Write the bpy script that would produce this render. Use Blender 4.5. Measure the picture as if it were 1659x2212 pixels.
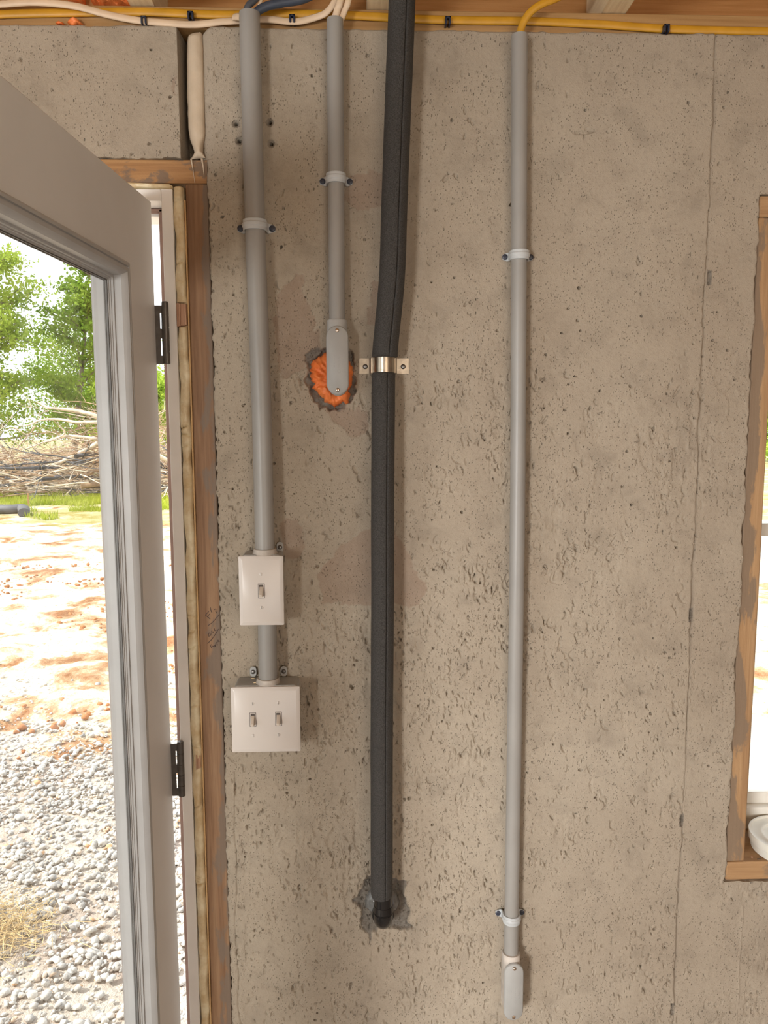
import bpy, bmesh, math, random
import numpy as np
from mathutils import Vector, noise

for o in list(bpy.data.objects): bpy.data.objects.remove(o)
scene = bpy.context.scene
COL = scene.collection
R = math.radians

# ------------------------------------------------------------------ camera
FPX, CX, CY = 1661.0, 829.5, 1106.0
yaw, pit, rol = R(2.0), R(6.6), R(-0.18)
D, H = 1.41, 1.66
fw = np.array([math.sin(yaw)*math.cos(pit), math.cos(yaw)*math.cos(pit), -math.sin(pit)])
rt0 = np.array([math.cos(yaw), -math.sin(yaw), 0.0])
up0 = np.cross(rt0, fw)
rt = rt0*math.cos(rol)+up0*math.sin(rol)
up = up0*math.cos(rol)-rt0*math.sin(rol)
CAM = np.array([0.0, -D, H])
def ray(x, y): return fw+rt*(x-CX)/FPX+up*(CY-y)/FPX
def W(x, y, Y=0.0):            # point of the plane Y=const seen at a pixel of the photograph
    d = ray(x, y); p = CAM+d*(Y-CAM[1])/d[1]; return (float(p[0]), float(p[1]), float(p[2]))
def Wz(x, y, z):
    d = ray(x, y); p = CAM+d*(z-CAM[2])/d[2]; return (float(p[0]), float(p[1]), float(p[2]))

from mathutils import Matrix
cd = bpy.data.cameras.new('camera'); cam = bpy.data.objects.new('camera', cd); COL.objects.link(cam)
M = Matrix(((rt[0], up[0], -fw[0], CAM[0]), (rt[1], up[1], -fw[1], CAM[1]), (rt[2], up[2], -fw[2], CAM[2]), (0, 0, 0, 1)))
cam.matrix_world = M
cd.sensor_fit = 'VERTICAL'; cd.sensor_height = 36.0; cd.lens = FPX/2212*36.0
cd.clip_start = 0.02; cd.clip_end = 300
scene.camera = cam

# ------------------------------------------------------------------ light
w = bpy.data.worlds.new('world'); scene.world = w; w.use_nodes = True
w.node_tree.nodes['Background'].inputs[0].default_value = (0.93, 0.97, 1.0, 1)
w.node_tree.nodes['Background'].inputs[1].default_value = 2.6
def lamp(name, kind, loc, energy, color, target=None, size=None, size_y=None, direction=None, angle=None, spread=None):
    l = bpy.data.lights.new(name, kind); o = bpy.data.objects.new(name, l); COL.objects.link(o)
    l.energy = energy; l.color = color; o.location = loc
    if kind == 'AREA':
        l.shape = 'RECTANGLE'; l.size = size; l.size_y = size_y
    if angle: l.angle = angle
    if spread: l.spread = spread
    v = Vector(direction) if direction else Vector(target)-Vector(loc)
    o.rotation_euler = v.to_track_quat('-Z', 'Y').to_euler()
    return o
lamp('sun', 'SUN', (0, 0, 8), 9.0, (1.0, 0.95, 0.86), direction=(0.75, 0.14, -0.72), angle=R(1.5))
# daylight through the rear window, then two added fill lamps
lamp('rear_window_daylight', 'AREA', (-1.92, -3.92, 1.35), 32, (1.0, 0.98, 0.95), target=(0.10, 0, 0.35), size=0.74, size_y=0.80, spread=R(76))
lamp('side_fill', 'AREA', (-3.1, -2.3, 0.80), 12, (0.80, 0.92, 1.0), direction=(1, 0.35, 0), size=1.6, size_y=1.1)  # added soft cool fill for the left edges of the conduits
lamp('warm_rear_fill', 'AREA', (1.4, -3.95, 1.85), 12, (1.0, 0.69, 0.40), direction=(-0.2, 1, 0.08), size=2.0, size_y=1.1, spread=R(130))  # added orange fill, warms the upper wall from an unseen source
scene.view_settings.view_transform = 'Standard'
scene.view_settings.look = 'None'
scene.view_settings.exposure = -0.09
scene.view_settings.gamma = 1.0
scene.view_settings.use_curve_mapping = False

# ------------------------------------------------------------------ helpers
def smooth(me, ang=40):
    me.shade_smooth() if hasattr(me, 'shade_smooth') else None
    try: me.set_sharp_from_angle(angle=R(ang))
    except Exception: pass

class MB:
    def __init__(s): s.v = []; s.f = []
    def add(s, vs, fs):
        n = len(s.v); s.v += [tuple(map(float, p)) for p in vs]; s.f += [tuple(i+n for i in f) for f in fs]; return s
    def box(s, x0, x1, y0, y1, z0, z1):
        return s.add([(x0,y0,z0),(x1,y0,z0),(x1,y1,z0),(x0,y1,z0),(x0,y0,z1),(x1,y0,z1),(x1,y1,z1),(x0,y1,z1)],
                     [(0,3,2,1),(4,5,6,7),(0,1,5,4),(1,2,6,5),(2,3,7,6),(3,0,4,7)])
    def tube(s, pts, r, n=16, ell=(1.0, 1.0), upv=(0, -1, 0), cap=True):
        P = [Vector(p) for p in pts]; rs = r if isinstance(r, (list, tuple)) else [r]*len(P)
        base = len(s.v); U = Vector(upv)
        for i, p in enumerate(P):
            t = (P[min(i+1, len(P)-1)]-P[max(i-1, 0)])
            t = t.normalized() if t.length > 1e-9 else Vector((0, 0, 1))
            a = U-t*U.dot(t)
            if a.length < 1e-3: a = Vector((1, 0, 0))-t*t.x
            a.normalize(); U = a.copy(); b = t.cross(a)
            for k in range(n):
                th = 2*math.pi*k/n
                q = p+a*(math.cos(th)*rs[i]*ell[0])+b*(math.sin(th)*rs[i]*ell[1])
                s.v.append((q.x, q.y, q.z))
        for i in range(len(P)-1):
            for k in range(n):
                k2 = (k+1) % n
                s.f.append((base+i*n+k, base+i*n+k2, base+(i+1)*n+k2, base+(i+1)*n+k))
        if cap:
            s.f.append(tuple(base+k for k in range(n))[::-1]); s.f.append(tuple(base+(len(P)-1)*n+k for k in range(n)))
        return s
    def prism(s, outline, y0, y1, inset=0.0, dy=0.0, inner=None):   # outline of (x,z), extruded from y0 (back) to y1 (front), with a bevelled front
        n = len(outline); b = len(s.v)
        cx = sum(p[0] for p in outline)/n; cz = sum(p[1] for p in outline)/n
        def ins(p, i):
            a = Vector(outline[i-1]); c = Vector(outline[(i+1) % n]); t = (c-a).normalized(); nn = Vector((-t.y, t.x))
            if nn.dot(Vector((cx, cz))-Vector(p)) < 0: nn = -nn
            return (p[0]+nn.x*inset, p[1]+nn.y*inset)
        for p in outline: s.v.append((p[0], y0, p[1]))
        for p in outline: s.v.append((p[0], y1+dy, p[1]))
        rings = 2
        if inset:
            for i, p in enumerate(outline): q = inner[i] if inner else ins(p, i); s.v.append((q[0], y1, q[1]))
            rings = 3
        for r_ in range(rings-1):
            for k in range(n):
                k2 = (k+1) % n; s.f.append((b+r_*n+k, b+r_*n+k2, b+(r_+1)*n+k2, b+(r_+1)*n+k))
        s.f.append(tuple(b+k for k in range(n))[::-1]); s.f.append(tuple(b+(rings-1)*n+k for k in range(n)))
        return s
    def build(s, name, mat, parent=None, ang=40, bevel=0, origin=None):
        me = bpy.data.meshes.new(name)
        vs = s.v
        if origin is not None: vs = [(a-origin[0], b-origin[1], c-origin[2]) for a, b, c in vs]
        me.from_pydata(vs, [], s.f)
        bm = bmesh.new(); bm.from_mesh(me); bmesh.ops.recalc_face_normals(bm, faces=bm.faces); bm.to_mesh(me); bm.free()
        me.materials.append(mat)
        smooth(me, ang)
        o = bpy.data.objects.new(name, me); COL.objects.link(o)
        if origin is not None and parent is None: o.location = origin
        if parent is not None:
            o.parent = parent
            o.location = Vector(origin if origin is not None else (0, 0, 0))-Vector(parent.location)
        if bevel:
            m = o.modifiers.new('bevel', 'BEVEL'); m.width = bevel; m.segments = 2; m.limit_method = 'ANGLE'; m.angle_limit = R(35)
        return o

def thing(name, label, cat, loc=(0, 0, 0), group=None):
    o = bpy.data.objects.new(name, None); COL.objects.link(o); o.location = loc; o.empty_display_size = 0.05
    o['label'] = label; o['category'] = cat
    if group: o['group'] = group
    return o
def tag(o, label, cat, group=None, kind=None):
    o['label'] = label; o['category'] = cat
    if group: o['group'] = group
    if kind: o['kind'] = kind
    return o
def struct(o, label=None):
    o['kind'] = 'structure'
    if label: o['label'] = label
    return o
def stadium(cx, zc, wd, ht, n=14):
    r = wd/2; pts = []
    for k in range(n+1): a = math.pi*k/n; pts.append((cx+r*math.cos(a), zc+ht/2-r+r*math.sin(a)))
    for k in range(n+1): a = math.pi+math.pi*k/n; pts.append((cx+r*math.cos(a), zc-ht/2+r+r*math.sin(a)))
    return pts
def rrect(cx, zc, wd, ht, r, n=4):
    pts = []
    for qx, qz, a0 in ((1, 1, 0), (-1, 1, 90), (-1, -1, 180), (1, -1, 270)):
        for k in range(n+1):
            a = R(a0+90*k/n); pts.append((cx+qx*(wd/2-r)+r*math.cos(a), zc+qz*(ht/2-r)+r*math.sin(a)))
    return pts
def spline(pts, m=8):
    P = [Vector(p) for p in pts]; out = []
    for i in range(len(P)-1):
        a, b, c, d = P[max(i-1, 0)], P[i], P[i+1], P[min(i+2, len(P)-1)]
        for k in range(m):
            t = k/m
            out.append(0.5*((2*b)+(c-a)*t+(2*a-5*b+4*c-d)*t*t+(3*b-a-3*c+d)*t**3))
    out.append(P[-1]); return out

# ------------------------------------------------------------------ materials
class NT:
    def __init__(s, name):
        s.m = bpy.data.materials.new(name); s.m.use_nodes = True; s.t = s.m.node_tree; s.b = s.t.nodes['Principled BSDF']
    def n(s, typ, **kw):
        nd = s.t.nodes.new(typ)
        for k, v in kw.items():
            if hasattr(nd, k): setattr(nd, k, v)
            else: nd.inputs[k.replace('_', ' ')].default_value = v
        return nd
    def l(s, a, b): s.t.links.new(a, b)
    def coord(s, scale=(1, 1, 1), world=False):
        g = s.n('ShaderNodeNewGeometry') if world else s.n('ShaderNodeTexCoord')
        mp = s.n('ShaderNodeMapping'); s.l(g.outputs['Position' if world else 'Object'], mp.inputs[0]); mp.inputs['Scale'].default_value = scale
        return mp.outputs[0]
    def noise(s, vec, scale, detail=3, rough=.5, dist=0):
        nd = s.n('ShaderNodeTexNoise'); s.l(vec, nd.inputs['Vector']); nd.inputs['Scale'].default_value = scale
        nd.inputs['Detail'].default_value = detail; nd.inputs['Roughness'].default_value = rough; nd.inputs['Distortion'].default_value = dist
        return nd.outputs[0]
    def ramp(s, fac, stops):
        nd = s.n('ShaderNodeValToRGB'); s.l(fac, nd.inputs[0]); e = nd.color_ramp.elements
        while len(e) < len(stops): e.new(0.5)
        for i, (p, c) in enumerate(stops):
            e[i].position = p; e[i].color = (c[0], c[1], c[2], 1) if isinstance(c, (tuple, list)) else (c, c, c, 1)
        return nd.outputs[0]
    def mix(s, fac, a, b, mode='MIX'):
        nd = s.n('ShaderNodeMix'); nd.data_type = 'RGBA'; nd.blend_type = mode
        for i, x in ((0, fac), (6, a), (7, b)):
            if hasattr(x, 'type') or hasattr(x, 'links'): s.l(x, nd.inputs[i])
            else: nd.inputs[i].default_value = x if i == 0 else (x[0], x[1], x[2], 1)
        return nd.outputs[2]
    def math(s, op, a, b=0.0):
        nd = s.n('ShaderNodeMath'); nd.operation = op
        for i, x in ((0, a), (1, b)):
            if hasattr(x, 'links'): s.l(x, nd.inputs[i])
            else: nd.inputs[i].default_value = x
        return nd.outputs[0]
    def bump(s, h, dist=.001, strength=1.0, prev=None):
        nd = s.n('ShaderNodeBump'); s.l(h, nd.inputs['Height']); nd.inputs['Distance'].default_value = dist; nd.inputs['Strength'].default_value = strength
        if prev is not None: s.l(prev, nd.inputs['Normal'])
        return nd.outputs[0]
    def out(s, col, rough=.6, normal=None, metal=0, spec=.5):
        if hasattr(col, 'links'): s.l(col, s.b.inputs['Base Color'])
        else: s.b.inputs['Base Color'].default_value = (col[0], col[1], col[2], 1)
        if hasattr(rough, 'links'): s.l(rough, s.b.inputs['Roughness'])
        else: s.b.inputs['Roughness'].default_value = rough
        s.b.inputs['Metallic'].default_value = metal; s.b.inputs['Specular IOR Level'].default_value = spec
        if normal is not None: s.l(normal, s.b.inputs['Normal'])
        return s.m

def m_plain(name, col, rough=.5, metal=0, var=.08, scale=30, bump=0.0002, bscale=200, spec=.5):
    t = NT(name); c = t.coord(world=True); nz = t.noise(c, scale, 4)
    col2 = tuple(max(0, x*(1-var)) for x in col); col1 = tuple(min(1, x*(1+var)) for x in col)
    cc = t.ramp(nz, [(.35, col2), (.65, col1)])
    b = t.bump(t.noise(c, bscale, 3), bump, 1) if bump else None
    return t.out(cc, rough, b, metal, spec)

def m_concrete():
    t = NT('concrete'); c = t.coord()
    big = t.noise(c, 2.6, 4, .55); mid = t.noise(c, 14, 6, .62, .3); fine = t.noise(c, 110, 5, .72); grit = t.noise(c, 520, 3, .7)
    base = t.ramp(big, [(.30, (.352, .291, .223)), (.50, (.390, .329, .256)), (.70, (.427, .367, .290))])
    sp = t.ramp(mid, [(.33, .86), (.46, .99), (.72, 1.05)])
    base = t.mix(1.0, base, sp, 'MULTIPLY')
    sp2 = t.ramp(fine, [(.28, .80), (.42, .99), (.7, 1.05)])
    base = t.mix(1.0, base, sp2, 'MULTIPLY')
    a = t.n('ShaderNodeAttribute'); a.attribute_name = 'patch'
    brown = t.ramp(t.noise(c, 30, 4, .6), [(.35, (.30, .215, .16)), (.65, (.35, .262, .20))])
    base = t.mix(t.math('MULTIPLY', a.outputs['Fac'], .66), base, brown)
    f = t.n('ShaderNodeAttribute'); f.attribute_name = 'fracture'
    dark = t.ramp(t.noise(c, 120, 5, .7), [(.3, (.09, .078, .066)), (.7, (.22, .20, .175))])
    base = t.mix(t.math('MULTIPLY', f.outputs['Fac'], .85), base, dark)
    s_ = t.n('ShaderNodeAttribute'); s_.attribute_name = 'soil_and_tone'
    base = t.mix(t.math('MULTIPLY', s_.outputs['Fac'], .8), base, (.20, .165, .13))
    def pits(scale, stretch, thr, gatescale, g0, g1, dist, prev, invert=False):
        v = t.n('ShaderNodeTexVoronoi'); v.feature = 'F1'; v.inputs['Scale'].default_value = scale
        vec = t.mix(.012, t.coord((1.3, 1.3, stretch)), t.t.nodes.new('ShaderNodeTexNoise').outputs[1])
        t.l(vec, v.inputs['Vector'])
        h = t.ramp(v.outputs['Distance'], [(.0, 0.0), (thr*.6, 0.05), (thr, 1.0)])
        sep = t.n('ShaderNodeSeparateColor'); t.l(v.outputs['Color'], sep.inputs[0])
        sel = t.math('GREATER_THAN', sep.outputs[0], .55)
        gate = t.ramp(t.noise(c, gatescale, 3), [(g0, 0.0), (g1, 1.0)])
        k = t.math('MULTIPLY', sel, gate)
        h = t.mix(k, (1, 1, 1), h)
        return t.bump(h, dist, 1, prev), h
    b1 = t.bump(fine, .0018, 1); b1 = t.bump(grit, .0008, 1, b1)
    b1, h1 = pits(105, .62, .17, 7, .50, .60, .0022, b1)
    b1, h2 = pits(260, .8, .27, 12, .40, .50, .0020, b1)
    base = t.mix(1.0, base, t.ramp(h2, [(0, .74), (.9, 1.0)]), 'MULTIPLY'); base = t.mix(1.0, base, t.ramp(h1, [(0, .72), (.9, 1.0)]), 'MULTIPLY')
    b1 = t.bump(mid, .004, .7, b1)
    return t.out(base, .9, b1, spec=.2)

def m_wood(name, cols, axis='z', stain=None, gs=1.0, rough=.65, side=None):
    t = NT(name)
    sc = {'z': (55, 55, 2.2), 'x': (2.2, 55, 55), 'y': (55, 2.2, 55)}[axis]
    c = t.coord(tuple(s*gs for s in sc)); c1 = t.coord()
    g = t.noise(c, 1.0, 5, .65, .6); g2 = t.noise(c, 4.0, 3, .6)
    col = t.ramp(g, [(.3, cols[0]), (.5, cols[1]), (.7, cols[2])])
    col = t.mix(.25, col, t.ramp(g2, [(.35, cols[0]), (.65, cols[2])]))
    if stain:
        nz = t.noise(t.coord((1.6, 1.6, .45) if axis == 'z' else (1.0, 1.4, 1.6)), 14, 6, .62, .3)
        if side:
            sx_ = t.n('ShaderNodeSeparateXYZ'); t.l(c1, sx_.inputs[0]); nz = t.math('ADD', nz, t.math('MULTIPLY', t.math('SUBTRACT', sx_.outputs[0], side[0]), side[1]))
        k = t.ramp(nz, [(stain[1], 0.0), (stain[1]+.05, 1.0)])
        col = t.mix(t.math('MULTIPLY', k, stain[2]), col, stain[0])
    return t.out(col, rough, t.bump(g2, .0006, 1, t.bump(t.noise(c1, 300, 3), .0003, 1)), spec=.3)

def m_foam(name, c0, c1, rough=.45, bs=70, sss=0.0):
    t = NT(name); c = t.coord(world=True)
    col = t.ramp(t.noise(c, 28, 4, .6), [(.35, c0), (.65, c1)])
    m = t.out(col, rough, t.bump(t.noise(c, bs, 4, .6), .002, 1), spec=.4)
    return m

def m_glass():
    t = NT('window_glass'); nt = t.t; nt.nodes.remove(t.b)
    tr = t.n('ShaderNodeBsdfTransparent'); tr.inputs[0].default_value = (.94, .955, .945, 1)
    gl = t.n('ShaderNodeBsdfGlossy'); gl.inputs['Roughness'].default_value = .02
    fr = t.n('ShaderNodeFresnel'); fr.inputs[0].default_value = 1.35
    mx = t.n('ShaderNodeMixShader'); t.l(t.math('MULTIPLY', fr.outputs[0], .3), mx.inputs[0]); t.l(tr.outputs[0], mx.inputs[1]); t.l(gl.outputs[0], mx.inputs[2])
    t.l(mx.outputs[0], nt.nodes['Material Output'].inputs[0]); return t.m

def m_leaf(name, c0, c1, c2):
    t = NT(name); nt = t.t; nt.nodes.remove(t.b)
    col = t.ramp(t.noise(t.coord(world=True), 1.1, 6, .75), [(.32, c0), (.5, c1), (.68, c2)])
    d = t.n('ShaderNodeBsdfDiffuse'); tl = t.n('ShaderNodeBsdfTranslucent'); t.l(col, d.inputs[0]); t.l(col, tl.inputs[0])
    mx = t.n('ShaderNodeMixShader'); mx.inputs[0].default_value = .45; t.l(d.outputs[0], mx.inputs[1]); t.l(tl.outputs[0], mx.inputs[2])
    t.l(mx.outputs[0], nt.nodes['Material Output'].inputs[0]); return t.m

MAT = {}
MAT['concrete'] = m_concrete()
MAT['buck'] = m_wood('stained_lumber', [(.14, .07, .036), (.235, .128, .068), (.34, .21, .118)], 'z', ((.17, .13, .10), .535, .8), side=(-.277, 7.0))
MAT['buck_x'] = m_wood('stained_lumber_header', [(.21, .10, .04), (.36, .185, .075), (.46, .26, .11)], 'x', ((.17, .12, .085), .525, .85))
MAT['winbuck'] = m_wood('window_lumber', [(.28, .155, .075), (.40, .24, .12), (.49, .315, .165)], 'z', ((.21, .155, .11), .50, .85), side=(.7465, -5.0))
MAT['winbuck_x'] = m_wood('window_lumber_sill', [(.30, .165, .08), (.41, .245, .12), (.50, .32, .165)], 'x', ((.24, .17, .115), .55, .8))
MAT['framing'] = m_wood('framing_lumber_orange', [(.34, .15, .045), (.44, .21, .07), (.52, .27, .10)], 'x')
MAT['plate'] = m_wood('sill_plate_lumber', [(.30, .16, .06), (.39, .22, .085), (.46, .28, .12)], 'x')
MAT['litedge'] = m_wood('lit_edge_wood', [(.50, .30, .13), (.60, .38, .18), (.68, .46, .24)], 'z')
MAT['joist'] = m_wood('joist_lumber', [(.70, .54, .33), (.80, .65, .42), (.86, .73, .50)], 'y')
MAT['osb'] = m_wood('subfloor_board', [(.44, .22, .07), (.56, .31, .11), (.64, .40, .17)], 'x', gs=.4)
MAT['shim'] = m_wood('shim_wood', [(.38, .20, .12), (.55, .33, .22), (.66, .44, .30)], 'z', gs=3)
MAT['pvc'] = m_plain('grey_conduit_pvc', (.30, .285, .265), .40, var=.06, scale=8, bump=.00015, bscale=150)
MAT['pvcbox'] = m_plain('grey_box_pvc', (.40, .395, .38), .5, var=.08, scale=40, bump=.0003)
MAT['dusty'] = m_plain('dusty_fitting_pvc', (.50, .45, .40), .6, var=.14, scale=60, bump=.0003)
MAT['cover'] = m_plain('light_cover_pvc', (.37, .365, .35), .45, var=.03, scale=40, bump=.0001)
MAT['strap'] = m_plain('pale_strap_pvc', (.50, .52, .53), .3, var=.06, scale=50, bump=.0001)
MAT['steel'] = m_plain('galvanised_steel', (.42, .36, .285), .30, metal=1, var=.12, scale=60, bump=.0002)
MAT['screw'] = m_plain('bright_screw_steel', (.70, .58, .48), .22, metal=1, var=.1, scale=400, bump=.0001)
MAT['darkscrew'] = m_plain('dark_coated_screw', (.035, .04, .06), .35, var=.3, scale=300, bump=.0002)
MAT['greyscrew'] = m_plain('dull_screw_steel', (.20, .19, .18), .35, metal=.8, var=.3, scale=300)
MAT['hinge'] = m_plain('dark_bronze_hinge', (.12, .108, .098), .35, metal=.4, var=.15, scale=80)
MAT['plastic'] = m_plain('white_switch_plastic', (.64, .585, .54), .28, var=.01, scale=20, bump=0)
MAT['screwwhite'] = m_plain('painted_plate_screw', (.60, .55, .50), .35, var=.1, scale=200, bump=0)
MAT['slot'] = m_plain('dark_slot', (.09, .075, .065), .8, var=.1, bump=0)
MAT['toggle'] = m_plain('toggle_plastic', (.58, .50, .42), .3, var=.02, bump=0)
MAT['rubber'] = None
MAT['door'] = m_plain('white_door_paint', (.72, .705, .69), .4, var=.02, scale=12, bump=.00008, bscale=120)
MAT['lite'] = m_plain('door_lite_frame', (.43, .425, .42), .38, var=.04, scale=20, bump=.0001)
MAT['jamb'] = m_plain('white_jamb_paint', (.86, .83, .79), .4, var=.03, scale=15, bump=.0001)
MAT['weather'] = m_plain('brown_weatherstrip', (.30, .19, .15), .8, var=.1, bump=.0002)
MAT['spacer'] = m_plain('dark_glass_spacer', (.12, .115, .11), .5, var=.1, bump=0)
MAT['vinyl'] = m_plain('white_window_vinyl', (.80, .78, .72), .35, var=.02, bump=0)
MAT['cream_foam'] = m_foam('cream_spray_foam', (.62, .46, .25), (.82, .72, .50), .3)
MAT['strip_foam'] = m_foam('tan_sealant', (.50, .40, .29), (.57, .46, .34), .45, 30)
MAT['orange_foam'] = m_foam('orange_fire_foam', (.80, .17, .035), (.92, .29, .085), .4, 90)
MAT['yellow'] = m_plain('yellow_cable_sheath', (.58, .29, .02), .42, var=.08, bump=.0002)
MAT['white_cable'] = m_plain('cream_cable_sheath', (.70, .53, .37), .42, var=.06, bump=.0002)
MAT['dark_cable'] = m_plain('slate_cable_sheath', (.085, .09, .105), .5, var=.15, bump=.0002)
MAT['blue_cable'] = m_plain('blue_grey_cable_sheath', (.045, .058, .085), .5, var=.15, bump=.0002)
MAT['staple'] = m_plain('navy_cable_staple', (.018, .025, .05), .35, var=.2, bump=0)
MAT['abs'] = m_plain('glossy_black_pipe', (.012, .011, .011), .12, var=.2, bump=.0003, bscale=60)
MAT['sealant'] = m_plain('grey_sealant', (.17, .168, .16), .2, var=.2, scale=60, bump=.003, bscale=60)
MAT['ink'] = m_plain('dark_marker_ink', (.055, .03, .022), .7, var=.2, bump=0)
MAT['tub'] = m_plain('milky_plastic', (.80, .79, .72), .35, var=.03, bump=0)
MAT['floor'] = m_plain('slab_concrete', (.42, .36, .30), .8, var=.15, scale=4, bump=.001)
MAT['roomwall'] = m_plain('room_concrete', (.46, .40, .34), .9, var=.12, scale=3, bump=.002)
MAT['glass'] = m_glass()
t = NT('black_pipe_foam'); c = t.coord()
MAT['rubber'] = t.out(t.ramp(t.noise(c, 600, 4, .7), [(.35, (.019, .017, .015)), (.65, (.074, .068, .062))]), .7, t.bump(t.noise(c, 420, 3, .7), .0022, 1), spec=.45)

# ------------------------------------------------------------------ concrete wall with its chips, groove, form seam and openings
rng = np.random.default_rng(7)
ZT = 2.334
XD, ZH = -.2565, 2.1185          # right edge and head of the concrete's door opening
XDL = -1.335
XW, ZWB, ZWT, XWR = .7275, .7515, 2.0655, 1.70
fx = np.arange(-.76, .90, .00135); fz = np.arange(.40, ZT+.0001, .00135)
gx = np.concatenate([np.arange(-3.2, -.76, .04), fx, np.arange(.91, 3.21, .04)])
gz = np.concatenate([np.arange(-.2, .395, .04), fz]); gz[-1] = ZT
gx[np.abs(gx-XD).argmin()] = XD; gx[np.abs(gx-XW).argmin()] = XW; gx[np.abs(gx-XDL).argmin()] = XDL; gx[np.abs(gx-XWR).argmin()] = XWR
gz[np.abs(gz-ZH).argmin()] = ZH; gz[np.abs(gz-ZWB).argmin()] = ZWB; gz[np.abs(gz-ZWT).argmin()] = ZWT
NX, NZ = len(gx), len(gz)
X, Z = np.meshgrid(gx, gz)
def vnoise(cell, seed, xs=None, zs=None, aspect=1.0):
    r_ = np.random.default_rng(seed); xs = gx if xs is None else xs; zs = gz if zs is None else zs
    u = (xs+4)/cell; v = (zs+1)/(cell*aspect)
    g = r_.random((int(v.max())+3, int(u.max())+3))
    i = np.floor(u).astype(int); j = np.floor(v).astype(int); fu = u-i; fv = v-j
    fu = fu*fu*(3-2*fu); fv = fv*fv*(3-2*fv)
    a = g[np.ix_(j, i)]; b = g[np.ix_(j, i+1)]; c_ = g[np.ix_(j+1, i)]; d_ = g[np.ix_(j+1, i+1)]
    return (a*(1-fu)+b*fu)*(1-fv)[:, None]+(c_*(1-fu)+d_*fu)*fv[:, None]
def fbm(cell, seed, octv=4, aspect=1.0, gain=.55):
    s = 0; amp = 1; tot = 0
    for k in range(octv): s = s+amp*vnoise(cell/2**k, seed+k, aspect=aspect); tot += amp; amp *= gain
    return s/tot
def n1(arr, cell, seed):
    r_ = np.random.default_rng(seed); u = (arr+5)/cell; g = r_.random(int(u.max())+3)*2-1
    i = np.floor(u).astype(int); f_ = u-i; f_ = f_*f_*(3-2*f_); return g[i]*(1-f_)+g[i+1]*f_
DEP = (fbm(.35, 10, 4)-.5)*.006            # + is into the wall
f2 = fbm(.028, 30, 4, 1.5)
rough_zone = np.clip((fbm(.22, 50, 3)-.42)*5, 0, 1)*np.clip((2.05-Z)*1.6, .10, 1)
lump = np.clip((f2-.56)*9, 0, 1)
DEP += lump*.0026*rough_zone
f3 = fbm(.011, 77, 3, 1.8); DEP += np.clip((f3-.62)*8, 0, 1)*.0016*rough_zone
# pocks
ix0 = np.searchsorted(gx, fx[0]); iz0 = np.searchsorted(gz, fz[0])
def pock(x, z, a, b, th, dep, flat=2.2, curve=0.0):
    h = max(a, b)*1.5
    i0, i1 = np.searchsorted(gx, [x-h, x+h]); j0, j1 = np.searchsorted(gz, [z-h, z+h])
    if i1-i0 < 2 or j1-j0 < 2: return
    xx = gx[i0:i1][None, :]-x; zz = gz[j0:j1][:, None]-z
    u = xx*math.cos(th)+zz*math.sin(th); v = -xx*math.sin(th)+zz*math.cos(th)
    u = u+curve*v*v
    r2 = (u/a)**2+(v/b)**2
    DEP[j0:j1, i0:i1] += dep*np.clip((1-r2)*flat, 0, 1)
cnt = 0
while cnt < 7000:
    x = rng.uniform(-.72, .86); z = rng.uniform(.42, 2.32)
    dens = .10+.9*np.clip((1.95-z)/.7, 0, 1)
    if x < -.25 and z > 2.1: dens = .10
    if x > .35: dens *= .55
    if x > .62: dens *= .5
    dens *= .35+1.3*max(0, math.sin(x*9+z*5)*math.sin(z*7-x*4))
    if rng.random() > dens: continue
    a = rng.uniform(.0008, .0016)*rng.choice([1, 1, 1, 1.6]); b = a*rng.uniform(1.2, 4.5)
    pock(x, z, a, b, rng.normal(.12, .35), rng.uniform(.0014, .0042), 2.2, rng.uniform(-60, 60)); cnt += 1
for k in range(330):
    x = rng.uniform(-.70, .84); z = rng.uniform(.42, 2.3); s = rng.uniform(.0012, .0026)
    if z > 1.95 and rng.random() < .6: continue
    pock(x, z, s, s*rng.uniform(.8, 1.4), rng.uniform(0, 3), rng.uniform(.005, .009), 3.5)
for k in range(90):                                   # clusters of torn, dripping-looking spalls
    cx_ = rng.uniform(-.15, .62); cz_ = rng.uniform(.42, 1.75)
    for q in range(rng.integers(3, 9)):
        a = rng.uniform(.0015, .0035); pock(cx_+rng.normal(0, .012), cz_+rng.normal(0, .018), a, a*rng.uniform(2, 5), rng.normal(.1, .3), rng.uniform(.0015, .004), 2.0, rng.uniform(-80, 80))
# named marks of the photograph
for (px, py, sz) in ((1004,238,6),(1020,262,8),(1013,258,6),(962,385,9),(985,380,8),(1005,658,5),(1377,568,6),(1043,942,7),(768,1015,12),(776,1035,9),(1541,1028,6),(1549,1515,4),(1443,1805,4),(686,1640,10),(870,1410,6),(652,1408,6),(757,1832,9),(715,1845,7),(720,1870,7),(588,2190,7),(45,128,5),(140,380,3),(870,1440,5),(781,1360,8),(792,1385,9),(798,1405,8),(1245,1180,6),(1195,1990,5)):
    p = W(px, py); pock(p[0], p[2], sz*.0004, sz*.0008, rng.uniform(-.6, .6), .0045, 2.5)
p = W(1262, 286); pock(p[0], p[2], .019, .0035, .1, .004, 2); pock(p[0]+.01, p[2]+.004, .012, .003, -.2, .002, 2)
HOLES = [(510, 268), (517, 305), (583, 265), (586, 311)]
FR = np.zeros_like(DEP)
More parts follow.
